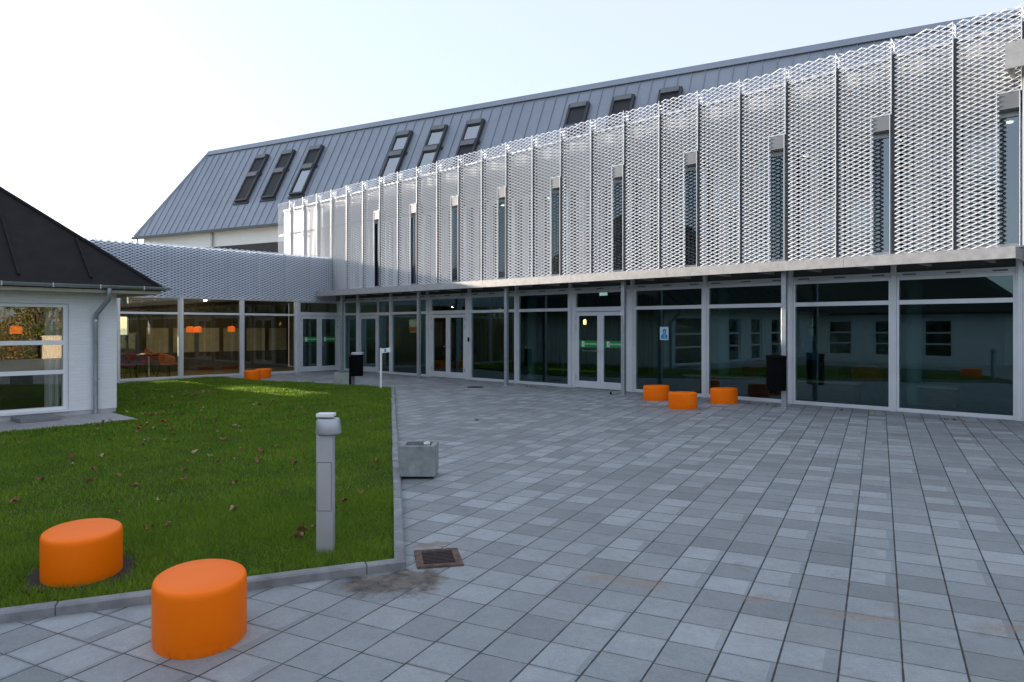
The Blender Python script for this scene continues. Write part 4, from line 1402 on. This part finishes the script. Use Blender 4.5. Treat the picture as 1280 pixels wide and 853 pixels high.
def make_chair(name, loc, rz, mat, label, group=None, w=0.5):
    t = thing(name, loc, label, 'chair', group, rz)
    m = MB()
    n = 20
    vs, fs = [], []
    for zi, (z, sc_) in enumerate(((0.42, 0.80), (0.47, 0.9), (0.60, 1.0), (0.74, 1.0), (0.82, 0.9))):
        for k in range(n + 1):
            a = PI * (1.0 * k / n)
            rr = w / 2 * sc_ * (1 if 0.15 < k / n < 0.85 else 0.98)
            zz = z - (0.14 * (1 - math.sin(a)) if zi > 2 else 0)
            vs.append((rr * math.cos(a), rr * math.sin(a) * 0.95, zz))
    m1 = n + 1
    for zi in range(4):
        for k in range(n):
            fs.append((zi * m1 + k, zi * m1 + k + 1, (zi + 1) * m1 + k + 1, (zi + 1) * m1 + k))
    m.add(vs, fs)
    b_ = m.build('backrest', M[mat], t, smooth=True, local=True)
    so_ = b_.modifiers.new('thickness', 'SOLIDIFY'); so_.thickness = 0.04
    m = MB(); m.lathe([(w * 0.40, 0.40), (w * 0.44, 0.43), (w * 0.44, 0.46), (w * 0.38, 0.49)], (0, 0.02, 0), 20)
    m.build('seat', M[mat], t, smooth=True, local=True)
    for sx in (-1, 1):
        for sy in (-1, 1):
            m = MB(); m.tube([(sx * w * 0.28, sy * w * 0.28, 0.41), (sx * w * 0.42, sy * w * 0.42, 0.0)], 0.012, 8)
            m.build('leg', M['black'], t, local=True)
    return t
def ch(px, X, mat, lab, rz, base=0.0, nm='shell_chair', grp='chairs in the link', w=0.55):
    p = at_x(px, 409, X)
    return make_chair(nm, (p.x, p.y, base), rz, mat, lab, grp, w)
ch(155, -25.3, 'purple', 'plum tub chair nearest the house corner behind the link glass', R(90), w=0.8)
ch(170, -25.6, 'purple', 'smaller plum tub chair beside the table in the link', R(120), w=0.6)
ch(211, -25.4, 'orup', 'orange red tub chair right of the table in the link', R(200), w=0.65)
ch(180, -27.3, 'redup', 'dark red chair on the far side of the table in the link', R(0), w=0.6)
p = at_x(186, 409, -26.0)
tb_ = thing('cafe_table', (p.x, p.y, 0), 'round dark table with orange tray behind the left link window', 'table')
MB().lathe([(0.40, 0.72), (0.42, 0.73), (0.42, 0.75), (0.40, 0.76)], (p.x, p.y, 0), 28).build('tabletop', M['black'], tb_, smooth=True)
MB().lathe([(0.22, 0), (0.2, 0.015), (0.03, 0.03), (0.03, 0.72)], (p.x, p.y, 0), 20).build('pedestal', M['steelbar'], tb_, smooth=True)
tr_ = MB(); tr_.box(p.x - 0.2, p.x + 0.2, p.y - 0.22, p.y + 0.2, 0.762, 0.80); tr_.box(p.x - 0.1, p.x + 0.02, p.y - 0.1, p.y + 0.02, 0.801, 0.93)
tag(tr_.build('napkin_box', M['orup'], bevel=0.006), 'orange napkin box standing on the dark cafe table', 'box')
for (xx, yy) in ((-25.6, 6.4), (-25.6, 8.6), (-25.6, 10.7), (-25.6, 12.8), (-27.4, 7.5), (-27.4, 11.7)):
    MB().lathe([(0.055, 0), (0.055, 0.02)], (xx, yy, 2.698), 14).build('ceiling_spot', M['spotlink'], link)
# low benches along the foyer glass
def bench(px0, px1, y, lab):
    a, b = at_y(px0, 409, y).x, at_y(px1, 409, y).x
    t = thing('low_bench', ((a + b) / 2, y, 0), lab, 'bench', 'low benches inside the foyer')
    MB().box(a, b, y, y + 0.45, 0.40, 0.45).build('seat', M['wood'], t)
    MB().box(a + 0.05, b - 0.05, y + 0.04, y + 0.42, 0.0, 0.399).build('base', M['redwood'], t)
bench(853, 962, 17.0, 'low dark red bench with oak top behind the stools near the glass')
bench(985, 1070, 17.0, 'low oak topped bench behind the pane right of the bin post')
bench(1147, 1197, 17.2, 'short oak topped bench in the last wide pane')
for px, mat, lab, yy in ((945, 'redup', 'red tub chair inside the pane behind the wall bin', 18.6), (1085, 'orup', 'orange tub chair near the mullion right of the wall bin', 18.2), (1068, 'roomdark', 'dark tub chair left of the orange one in the foyer', 18.6)):
    p = at_y(px, 409, yy)
    make_chair('shell_chair', (p.x, p.y, 0), R(30), mat, lab, 'chairs inside the foyer', 0.75)
# exit lamps over the doors
for px, py, lab in ((753.5, 366, 'white exit lamp box above the green striped double door'), (563.5, 370, 'white exit lamp box above the plain double door')):
    p = at_y(px, py, GY + 0.14)
    m = MB(); m.box(p.x - 0.12, p.x + 0.12, p.y, p.y + 0.05, p.z - 0.08, p.z + 0.08); m.box(p.x - 0.01, p.x + 0.01, p.y + 0.02, p.y + 0.03, p.z + 0.081, 2.965)
    tag(m.build('exit_lamp', M['exitlit'], bevel=0.004), lab, 'lamp')
# poster on the glass: a plain figure in blues
p = at_y(830.2, 417, GY - 0.012)
ps = MB()
def disc(mb, cx, cz, rx, rz, y, mi, n=20):
    mb.add([(cx + rx * math.cos(2 * PI * k / n), y, cz + rz * math.sin(2 * PI * k / n)) for k in range(n)], [tuple(range(n))], mi)
wx, wz = 0.125, 0.165
ps.box(p.x - wx, p.x + wx, p.y, p.y + 0.003, p.z - wz, p.z + wz, 0)
disc(ps, p.x + 0.01, p.z + 0.055, 0.055, 0.06, p.y - 0.001, 3)
disc(ps, p.x + 0.01, p.z + 0.045, 0.033, 0.042, p.y - 0.002, 2)
ps.add([(p.x - 0.09, p.y - 0.0015, p.z - 0.135), (p.x + 0.10, p.y - 0.0015, p.z - 0.135), (p.x + 0.09, p.y - 0.0015, p.z - 0.05), (p.x + 0.04, p.y - 0.0015, p.z + 0.0), (p.x - 0.02, p.y - 0.0015, p.z + 0.0), (p.x - 0.08, p.y - 0.0015, p.z - 0.05)], [(0, 1, 2, 3, 4, 5)], 1)
ps.add([(p.x - 0.02, p.y - 0.002, p.z - 0.13), (p.x + 0.045, p.y - 0.002, p.z - 0.13), (p.x + 0.035, p.y - 0.002, p.z + 0.005), (p.x - 0.01, p.y - 0.002, p.z + 0.005)], [(0, 1, 2, 3)], 2)
tag(ps.build('poster', [M['poster1'], M['poster2'], M['poster3'], M['poster4']]), 'blue poster of a figure taped inside the pane above the stools', 'poster')
p = at_y(1272, 411, GY - 0.012)
n_ = MB(); n_.box(p.x - 0.07, p.x + 0.03, p.y, p.y + 0.003, p.z - 0.05, p.z + 0.05)
tag(n_.build('notice', M['poster1']), 'small pale blue notice at the right edge of the last pane', 'notice')
p = at_y(585.8, 424.5, GY - 0.10)
n_ = MB(); n_.box(p.x - 0.03, p.x + 0.03, p.y - 0.03, p.y + 0.004, p.z - 0.07, p.z + 0.07)
tag(n_.build('card_reader', M['black'], bevel=0.006), 'small black card reader on the mullion right of the plain double door', 'card reader')

# ------------------------------------------------------------------ person inside the foyer
def make_person(loc, rz):
    t = thing('person', loc, 'person in dark blue jacket and black trousers standing indoors right of the wall bin', 'person', None, rz)
    def skin(name, J, E, mat, root, sub=2):
        me = bpy.data.meshes.new(name)
        me.from_pydata([j[0] for j in J], E, [])
        me.materials.append(M[mat] if isinstance(mat, str) else mat)
        o = bpy.data.objects.new(name, me)
        C.objects.link(o)
        o.parent = t
        md = o.modifiers.new('skin', 'SKIN')
        for i, j in enumerate(J):
            r = j[1]
            me.skin_vertices[0].data[i].radius = r if isinstance(r, tuple) else (r, r)
            me.skin_vertices[0].data[i].use_root = (i == root)
        md.use_smooth_shade = True
        s2 = o.modifiers.new('smooth', 'SUBSURF'); s2.levels = sub; s2.render_levels = sub
        return o
    J = [((0, 0, 0.95), (0.15, 0.11)), ((0, 0, 1.15), (0.14, 0.10)), ((0, 0.01, 1.36), (0.17, 0.11)), ((0, 0.0, 1.47), (0.075, 0.07)), ((0, -0.01, 1.55), (0.055, 0.055)), ((0, -0.02, 1.63), (0.075, 0.09)), ((0, -0.02, 1.72), (0.068, 0.085)),
         ((0.19, 0, 1.41), 0.062), ((0.25, 0.03, 1.15), 0.048), ((0.24, -0.10, 0.93), 0.036), ((0.24, -0.15, 0.85), (0.025, 0.04)),
         ((-0.19, 0, 1.41), 0.062), ((-0.25, 0.04, 1.15), 0.048), ((-0.23, -0.08, 0.92), 0.036), ((-0.22, -0.13, 0.84), (0.025, 0.04)),
         ((0.10, 0, 0.86), 0.095), ((0.11, -0.06, 0.48), 0.065), ((0.11, 0.0, 0.10), 0.045), ((0.12, -0.14, 0.04), (0.04, 0.035)),
         ((-0.10, 0, 0.86), 0.095), ((-0.12, 0.03, 0.48), 0.065), ((-0.13, 0.12, 0.10), 0.045), ((-0.14, -0.02, 0.04), (0.04, 0.035))]
    E = [(0, 1), (1, 2), (2, 3), (3, 4), (4, 5), (5, 6), (2, 7), (7, 8), (8, 9), (9, 10), (2, 11), (11, 12), (12, 13), (13, 14), (0, 15), (15, 16), (16, 17), (17, 18), (0, 19), (19, 20), (20, 21), (21, 22)]
    bmt = NT('person_body')
    sp_ = bmt.n('ShaderNodeSeparateXYZ'); bmt.l(bmt.obj(), sp_.inputs[0])
    ja = bmt.math('GREATER_THAN', sp_.outputs[2], 0.90)
    hd = bmt.math('GREATER_THAN', sp_.outputs[2], 1.50)
    c_ = bmt.mix(ja, (0.01, 0.01, 0.012), (0.06, 0.11, 0.24))
    c_ = bmt.mix(hd, c_, (0.42, 0.26, 0.19))
    bmt.l(c_, bmt.b.inputs['Base Color']); bmt.b.inputs['Roughness'].default_value = 0.8
    skin('body', J, E, bmt.mat, 0)
    m = MB()
    m.lathe([(0.086, 0), (0.095, 0.05), (0.085, 0.10), (0.04, 0.135)], (0, 0.0, 1.66), 20, (0.9, 1.05))
    m.build('hair', M['hair'], t, smooth=True, local=True)
    # hands with fingers
    for sx, w in ((1, (0.24, -0.15, 0.85)), (-1, (-0.22, -0.13, 0.84))):
        for f in range(5):
            b = Vector(w) + Vector((0, -0.03 + 0.016 * f, -0.02))
            ln = (0.05, 0.07, 0.078, 0.07, 0.055)[f]
            m = MB(); m.tube([b, b + Vector((0, -0.008, -ln * 0.55)), b + Vector((-sx * 0.012, 0.004, -ln))], [0.009, 0.008, 0.006], 6)
            m.build('finger', M['skin'], t, smooth=True, local=True)
    return t
pp = at_y(1014, 409, 17.9)
make_person((pp.x, pp.y, 0), R(150))

# ------------------------------------------------------------------ orange stools
def stool_mesh(a, b, h, n=56):
    m = MB()
    prof = [(0.985, 0.0), (1.0, 0.012), (1.0, h - 0.040), (0.992, h - 0.022), (0.972, h - 0.008), (0.93, h - 0.001), (0.6, h + 0.003), (0.25, h + 0.004), (0.02, h + 0.004)]
    m.lathe([(r, z) for r, z in prof], (0, 0, 0), n, (a, b))
    return m
def place_stool(x, y, rz, label, proto=[None], base=None, s=1.0):
    if proto[0] is None:
        o = stool_mesh(0.264, 0.330, 0.368).build('stool', M['orange'], smooth=True)
        proto[0] = o
    else:
        o = proto[0].copy(); C.objects.link(o)
    o.location = (x, y, (gz(y) if base is None else base) - 0.004)
    o.rotation_euler = (KS, 0, rz)
    o.scale = (s, s, s)
    return tag(o, label, 'stool', 'orange oval plastic stools')
place_stool(-4.367, 1.836, 1.139, 'orange oval stool standing on the slabs at the front of the kerb')
place_stool(-6.002, 1.651, 1.159, 'orange oval stool standing in the grass at the lower left')
for px, py, lab, rz in ((820.5, 500, 'orange stool closest to the green striped door, left of three at the glass', -0.7), (853.5, 510.5, 'orange stool standing furthest out of the three at the glass', -0.7), (905, 504, 'orange stool at the glass just left of the wall bin', -0.7)):
    p = on_ground(px, py)
    place_stool(p.x, p.y, rz, lab, s=0.93)
for px, py, lab in ((315.5, 475.2, 'front orange stool of the pair beside the link window'), (329, 472.7, 'rear orange stool of the pair beside the link window')):
    p = on_ground(px, py)
    place_stool(p.x, p.y, 0.4, lab, s=0.88)
soil_ = MB()
soil_.add([(-6.0 + 0.42 * (1 + 0.12 * math.sin(3 * a + 1)) * math.cos(a), 1.65 + 0.38 * (1 + 0.15 * math.sin(4 * a)) * math.sin(a), gz(1.65) + 0.045) for a in [2 * PI * k / 40 for k in range(40)]], [tuple(range(40))])
tag(soil_.build('soil', M['soil']), kind='structure')

# ------------------------------------------------------------------ bollard light
bp_ = on_ground(407, 697)
bol = thing('bollard_light', (bp_.x, bp_.y, gz(bp_.y)), 'slim brushed metal bollard light standing in the lawn near the kerb', 'bollard light', None, R(43.8))
BW, BD, BH = 0.066, 0.04, 1.10
m = MB(); m.box(-BW, BW, -BD, BD, 0, BH); m.build('post', M['bollard'], bol, local=True, bevel=0.005)
m = MB()
m.box(-0.055, 0.055, -BD - 0.0035, -BD - 0.0005, 0.385, 0.765)
m.build('hatch', M['bollard'], bol, local=True)
m = MB()
for (x0_, x1_, z0_, z1_) in ((-0.0585, -0.0555, 0.38, 0.77), (0.0555, 0.0585, 0.38, 0.77), (-0.0555, 0.0555, 0.7655, 0.77), (-0.0555, 0.0555, 0.38, 0.3845)):
    m.box(x0_, x1_, -BD - 0.0015, -BD - 0.0002, z0_, z1_)
m.build('hatch_joint', M['zincdark'], bol, local=True)
m = MB()
m.lathe([(0.100, 0.995), (0.103, 1.0), (0.089, 1.110), (0.085, 1.114)], (0.023, 0.0, 0), 36, (1.0, 0.9))
m.build('visor', M['lamphead'], bol, local=True, smooth=True)
m = MB(); m.lathe([(0.083, 0.983), (0.085, 0.999)], (0.023, 0.0, 0), 28, (1.0, 0.9)); m.build('lens', M['skycap'], bol, local=True)
m = MB(); m.box(-BW - 0.002, BW + 0.002, -BD - 0.002, BD + 0.03, 1.126, 1.155); m.build('cap', M['opal'], bol, local=True, bevel=0.006)

# ------------------------------------------------------------------ concrete planters
def planter(x, y, rz, w, h, label, mat, soil=0.06):
    t = thing('concrete_planter', (x, y, gz(y)), label, 'planter', 'square concrete planters', rz)
    m = MB()
    o, i = w / 2, w / 2 - 0.055
    m.box(-o, o, -o, -i, 0.03, h); m.box(-o, o, i, o, 0.03, h); m.box(-o, -i, -i, i, 0.03, h); m.box(i, o, -i, i, 0.03, h)
    m.box(-i, i, -i, i, 0.03, 0.08)
    m.build('body', M[mat], t, local=True, bevel=0.006)
    m = MB(); m.box(-o + 0.03, o - 0.03, -o + 0.03, o - 0.03, 0.0, 0.029); m.build('foot', M['soil'], t, local=True)
    m = MB(); m.box(-i + 0.001, i - 0.001, -i + 0.001, i - 0.001, 0.081, h - soil); m.build('soil', M['soil'], t, local=True)
    return t
p = (on_ground(502, 600) + on_ground(546, 599)) / 2
dv = ray(524, 600); dv.z = 0; dv.normalize()
pc = p + dv * 0.215
planter(pc.x, pc.y, R(43.8), 0.43, 0.395, 'square grey concrete planter beside the lawn kerb, empty but for a cup', 'planter', 0.12)
cup = MB(); cup.lathe([(0.028, 0), (0.036, 0.085), (0.039, 0.09), (0.034, 0.088), (0.026, 0.01)], (0, 0, 0), 18)
co = cup.build('paper_cup', M['signwhite'], smooth=True)
cx_ = Vector((CS, CC * 1.0, 0)); 
cc = pc + Vector((CS, CC, 0)) * 0.10 + dv * 0.06
co.location = (cc.x, cc.y, gz(pc.y) + 0.31)
co.rotation_euler = (0.25, 0.2, 0)
tag(co, 'crumpled white paper cup lying in the concrete planter', 'cup')
p = (on_ground(419, 483.3) + on_ground(441, 482.6)) / 2
pc2 = p + dv * 0.22
planter(pc2.x, pc2.y, R(43.8), 0.50, 0.40, 'pale concrete planter with dark soil behind the black post bin', 'planter2', 0.0)

# ------------------------------------------------------------------ bins
def bin_on(x, y, zb_, label, post=None, rz=0.0):
    t = thing('litter_bin', (x, y, zb_), label, 'bin', 'black litter bins', rz)
    m = MB()
    n = 24
    prof = []
    w, d, h = 0.185, 0.15, 0.66
    pts = [(-w, 0.13), (-w, -0.02)] + [(-w * math.cos(PI * k / n), -0.02 - d * math.sin(PI * k / n)) for k in range(1, n)] + [(w, -0.02), (w, 0.13)]
    m.prism(pts[::-1] if False else pts, 0.0, h)
    m.build('body', M['black'], t, local=True, bevel=0.008)
    m = MB(); m.prism([(x_ * 1.04, y_ * 1.05) for x_, y_ in pts], h + 0.001, lambda x, y: h + 0.05 + 0.12 * max(0, y + 0.1)); m.build('lid', M['black'] if post is None else M['bollard'], t, local=True, bevel=0.006)
    if post:
        m = MB(); m.box(-w - 0.075, -w - 0.01, -0.03, 0.03, post, h - 0.05); m.build('post', M['black'], t, local=True, bevel=0.004)
        m = MB(); m.box(-w - 0.0099, -w + 0.03, -0.02, 0.02, 0.15, 0.19); m.box(-w - 0.0099, -w + 0.03, -0.02, 0.02, 0.48, 0.52); m.build('bracket', M['black'], t, local=True)
    return t
px_ = at_y(980.5, 409, 15.02)
pb = at_y(972, 488, 14.84)
bin_on(pb.x + 0.0, 14.80, pb.z, 'black half round bin clamped to the canopy post near the stools', rz=R(38))
q = on_ground(436.5, 483)
vv = Vector((CS, CC, 0))
bx = q + vv * 0.23
bin_on(bx.x, bx.y, gz(q.y) + 0.30, 'black bin on its own post at the far end of the lawn', post=-0.34, rz=R(43.8)).scale = (0.88, 0.88, 0.95)

# ------------------------------------------------------------------ white sign post at the lawn corner
q = on_ground(476.2, 487.5)
sg = thing('sign_post', (q.x, q.y, gz(q.y)), 'thin white post with a small tilted arrow plate near the far lawn corner', 'sign', None, R(43.8))
m = MB(); m.box(-0.028, 0.028, -0.02, 0.02, 0, 1.16); m.build('post', M['wpaint'], sg, local=True, bevel=0.004)
m = MB()
m.add([(0.02, -0.03, 1.02), (0.27, -0.03, 1.05), (0.27, -0.03, 1.18), (0.02, -0.03, 1.14), (0.02, -0.022, 1.02), (0.27, -0.022, 1.05), (0.27, -0.022, 1.18), (0.02, -0.022, 1.14)],
      [(0, 1, 2, 3), (7, 6, 5, 4), (0, 4, 5, 1), (1, 5, 6, 2), (2, 6, 7, 3), (3, 7, 4, 0)], 0)
m.add([(0.10, -0.0312, 1.05), (0.15, -0.0312, 1.055), (0.15, -0.0312, 1.14), (0.10, -0.0312, 1.13)], [(0, 1, 2, 3)], 1)
m.build('plate', [M['signwhite'], M['poster2']], sg, local=True)

# ------------------------------------------------------------------ drain grate
g0, g1, g2, g3 = on_ground(520, 690), on_ground(574, 686), on_ground(577, 708), on_ground(519, 712)
gc = (g0 + g1 + g2 + g3) / 4
gu = ((g1 - g0) + (g2 - g3)).normalized()
gv = Vector((-gu.y, gu.x, 0))
wu = ((g1 - g0).length + (g2 - g3).length) / 2; wv = ((g0 - g3).length + (g1 - g2).length) / 2
dr = thing('drain_grate', (gc.x, gc.y, gz(gc.y)), 'rusty iron drain grate set in the slabs at the lawn corner', 'drain', None, math.atan2(gu.y, gu.x))
dr.rotation_euler = (0, 0, math.atan2(gu.y, gu.x))
m = MB()
hu, hv = wu / 2, wv / 2
def sl_z(y): return 0.012
m.box(-hu, hu, -hv, -hv + 0.05, -0.02, 0.014); m.box(-hu, hu, hv - 0.05, hv, -0.02, 0.014)
m.box(-hu, -hu + 0.055, -hv + 0.05, hv - 0.05, -0.02, 0.014); m.box(hu - 0.055, hu, -hv + 0.05, hv - 0.05, -0.02, 0.014)
for k in range(9):
    xx = -hu + 0.03 + k * (2 * hu - 0.06) / 8
    m.box(xx - 0.012, xx + 0.012, -hv + 0.010, -hv + 0.035, 0.014, 0.017); m.box(xx - 0.012, xx + 0.012, hv - 0.035, hv - 0.010, 0.014, 0.017)
m.build('frame', M['rust'], dr, local=True, bevel=0.003)
m = MB()
nb = 9
for k in range(nb):
    yy = -hv + 0.055 + (2 * hv - 0.11) * (k + 0.5) / nb
    m.box(-hu + 0.056, hu - 0.056, yy - 0.008, yy + 0.008, -0.02, 0.009)
m.box(-hu + 0.056, hu - 0.056, -hv + 0.051, hv - 0.051, -0.03, -0.0201)
m.build('bars', M['rustdark'], dr, local=True)
# slotted cover in the paving near the far door, floor door stop
p = on_ground(594, 484.3)
cv = MB(); cv.lathe([(0.24, 0.0), (0.24, 0.008), (0.22, 0.010)], (p.x, p.y, gz(p.y)), 28)
tag(cv.build('manhole_cover', M['rustdark'], smooth=True), 'small dark round cover in the paving before the plain double door', 'cover')
p = on_ground(763.5, 493)
dst = MB(); dst.lathe([(0.022, 0), (0.022, 0.05), (0.016, 0.06)], (p.x, p.y, gz(p.y)), 12); dst.box(p.x - 0.05, p.x + 0.05, p.y - 0.02, p.y + 0.02, gz(p.y), gz(p.y) + 0.01)
tag(dst.build('door_stop', M['black'], smooth=True), 'little black door stop on the paving under the green striped door', 'door stop')

# ------------------------------------------------------------------ grass
from functools import reduce
LP = np.array(LAWN)
def inside(P, poly):
    x, y = P[:, 0], P[:, 1]
    r = np.zeros(len(P), bool)
    j = len(poly) - 1
    for i in range(len(poly)):
        xi, yi = poly[i]; xj, yj = poly[j]
        c = ((yi > y) != (yj > y)) & (x < (xj - xi) * (y - yi) / (yj - yi + 1e-12) + xi)
        r ^= c
        j = i
    return r
cand = []
def scatter(n, lo, hi, rmin, rmax):
    P = np.stack([rng.uniform(lo[0], hi[0], n), rng.uniform(lo[1], hi[1], n)], 1)
    d = np.hypot(P[:, 0], P[:, 1])
    # keep what the lens can see, with a margin
    cx = P[:, 0] * CS + P[:, 1] * CC; cyy = -P[:, 0] * CC + P[:, 1] * CS
    k = inside(P, LAWN) & (d >= rmin) & (d < rmax) & (cx / np.maximum(cyy, 0.01) > -0.95) & (cyy > 2)
    return P[k]
def dist_edge(P):
    best = np.full(len(P), 1e9)
    for i in range(2):
        a, b = LP[i], LP[i + 1]
        d = (b - a) / np.linalg.norm(b - a)
        q = P - a
        best = np.minimum(best, np.abs(-q[:, 1] * d[0] + q[:, 0] * d[1]))
    return best
sets = [(scatter(900000, (-14, -1), (-4, 8), 3, 8.0), 0.046, 0.0058), (scatter(420000, (-17, 0), (-4, 12), 8.0, 13.5), 0.046, 0.0095), (scatter(330000, (-24.4, -1), (-10, 12.5), 13.5, 40), 0.046, 0.018)]
VV, TT = [], []
ellA = (-6.002, 1.651)
for P, hgt, wd in sets:
    e = dist_edge(P)
    P = P[e > 0.078]
    P = P[((P[:, 0] - ellA[0]) ** 2 + (P[:, 1] - ellA[1]) ** 2) > 0.36 ** 2 * rng.uniform(0.75, 1.35, len(P))]
    n = len(P)
    th = rng.uniform(0, 2 * np.pi, n)
    clump = 0.5 + 0.5 * np.sin(P[:, 0] * 3.1 + np.sin(P[:, 1] * 2.3) * 2) * np.sin(P[:, 1] * 3.7 + np.sin(P[:, 0] * 1.9) * 2)
    h = hgt * rng.uniform(0.35, 1.45, n) * (0.6 + 0.7 * clump)
    bend = rng.normal(0, 0.55, (n, 2)) * h[:, None]
    z = KS * (P[:, 1] - Y0) + 0.034
    dx, dy = np.cos(th) * wd / 2, np.sin(th) * wd / 2
    a = np.stack([P[:, 0] - dx, P[:, 1] - dy, z], 1)
    b = np.stack([P[:, 0] + dx, P[:, 1] + dy, z], 1)
    c = np.stack([P[:, 0] + bend[:, 0], P[:, 1] + bend[:, 1], z + h], 1)
    VV.append(np.stack([a, b, c], 1).reshape(-1, 3))
    TT.append(np.repeat(np.clip(rng.normal(0.42, 0.30, n) + 0.25 * (clump - 0.5), 0, 1), 3))
VV = np.concatenate(VV); TT = np.concatenate(TT)
nt = len(VV) // 3
me = bpy.data.meshes.new('grass')
me.vertices.add(len(VV)); me.vertices.foreach_set('co', VV.ravel())
me.loops.add(len(VV)); me.loops.foreach_set('vertex_index', np.arange(len(VV)))
me.polygons.add(nt); me.polygons.foreach_set('loop_start', np.arange(0, len(VV), 3)); me.polygons.foreach_set('loop_total', np.full(nt, 3))
me.update(calc_edges=True)
at = me.attributes.new('tone', 'FLOAT', 'POINT'); at.data.foreach_set('value', TT)
me.materials.append(M['grass'])
go = bpy.data.objects.new('grass', me)
C.objects.link(go)
tag(go, 'short green grass of the lawn inside the kerb', 'grass', kind='stuff')

# ------------------------------------------------------------------ fallen leaves
leaf_meshes = []
for v in range(4):
    m = MB()
    n = 9
    vs = []
    for k in range(n):
        a = 2 * PI * k / n
        r = 0.5 * (0.72 + 0.28 * math.cos(a * 3 + v)) * random.uniform(0.85, 1.15)
        vs.append((r * math.cos(a), r * 0.75 * math.sin(a), 0.10 + 0.16 * math.sin(a * 2 + v) + random.uniform(0, 0.1)))
    vs.append((0, 0, 0.03))
    low = [(x, y, z - 0.02) for x, y, z in vs]
    fs = [(k, (k + 1) % n, n) for k in range(n)] + [((k + 1) % n + n + 1, k + n + 1, 2 * n + 1) for k in range(n)] + [(k, k + n + 1, (k + 1) % n + n + 1, (k + 1) % n) for k in range(n)]
    m.add(vs + low, fs)
    o = m.build('fallen_leaf', M[('deadleaf', 'deadleaf2', 'deadleaf3', 'deadleaf')[v]])
    leaf_meshes.append(o.data)
    bpy.data.objects.remove(o)
def put_leaf(x, y, s, z, label, group, v=None):
    o = bpy.data.objects.new('fallen_leaf', leaf_meshes[random.randrange(4) if v is None else v])
    C.objects.link(o)
    o.location = (x, y, z)
    o.rotation_euler = (random.uniform(-0.35, 0.35), random.uniform(-0.35, 0.35), random.uniform(0, 6.3))
    o.scale = (s, s, s)
    tag(o, label, 'leaf', group)
cnt = 0
while cnt < 160:
    if random.random() < 0.72:
        px = random.gauss(215, 80); py = 488 + abs(random.gauss(0, 38))
    else:
        px = random.uniform(0, 480); py = random.uniform(485, 690)
    if px < 0: continue
    p = on_ground(px, py)
    if not inside(np.array([[p.x, p.y]]), LAWN)[0]: continue
    put_leaf(p.x, p.y, random.uniform(0.07, 0.15), gz(p.y) + 0.066, 'dry brown fallen leaf lying in the short grass', 'fallen leaves on the lawn')
    cnt += 1
for px, py, s in ((652, 482), (658, 482.6), (664, 483), (669, 483.2), (655, 481.6), (884, 498.4), (936, 504.2), (959, 506.6), (1051, 513), (1092, 518.5), (1184, 524.5), (1193, 525), (1203, 525.8)) and [(a, b, 0.10) for a, b in ((652, 483), (658, 483.6), (664, 484), (669, 484.2), (936.5, 504.8), (959, 507), (1052, 513.6), (1092, 518), (1183, 525), (1193, 525.6), (1203, 526.6))]:
    p = on_ground(px, py)
    put_leaf(p.x, p.y, s, gz(p.y) + 0.004, 'dark dry leaf on the paving at the foot of the glass', 'fallen leaves at the glass')
put_leaf(on_ground(872, 517.5).x, on_ground(872, 517.5).y, 0.12, gz(13) + 0.004, 'tan leaf on the paving in front of the three stools', 'loose leaves on the paving', 2)
put_leaf(on_ground(595, 526).x, on_ground(595, 526).y, 0.11, gz(9.6) + 0.004, 'reddish leaf on the open paving beyond the planter', 'loose leaves on the paving', 1)
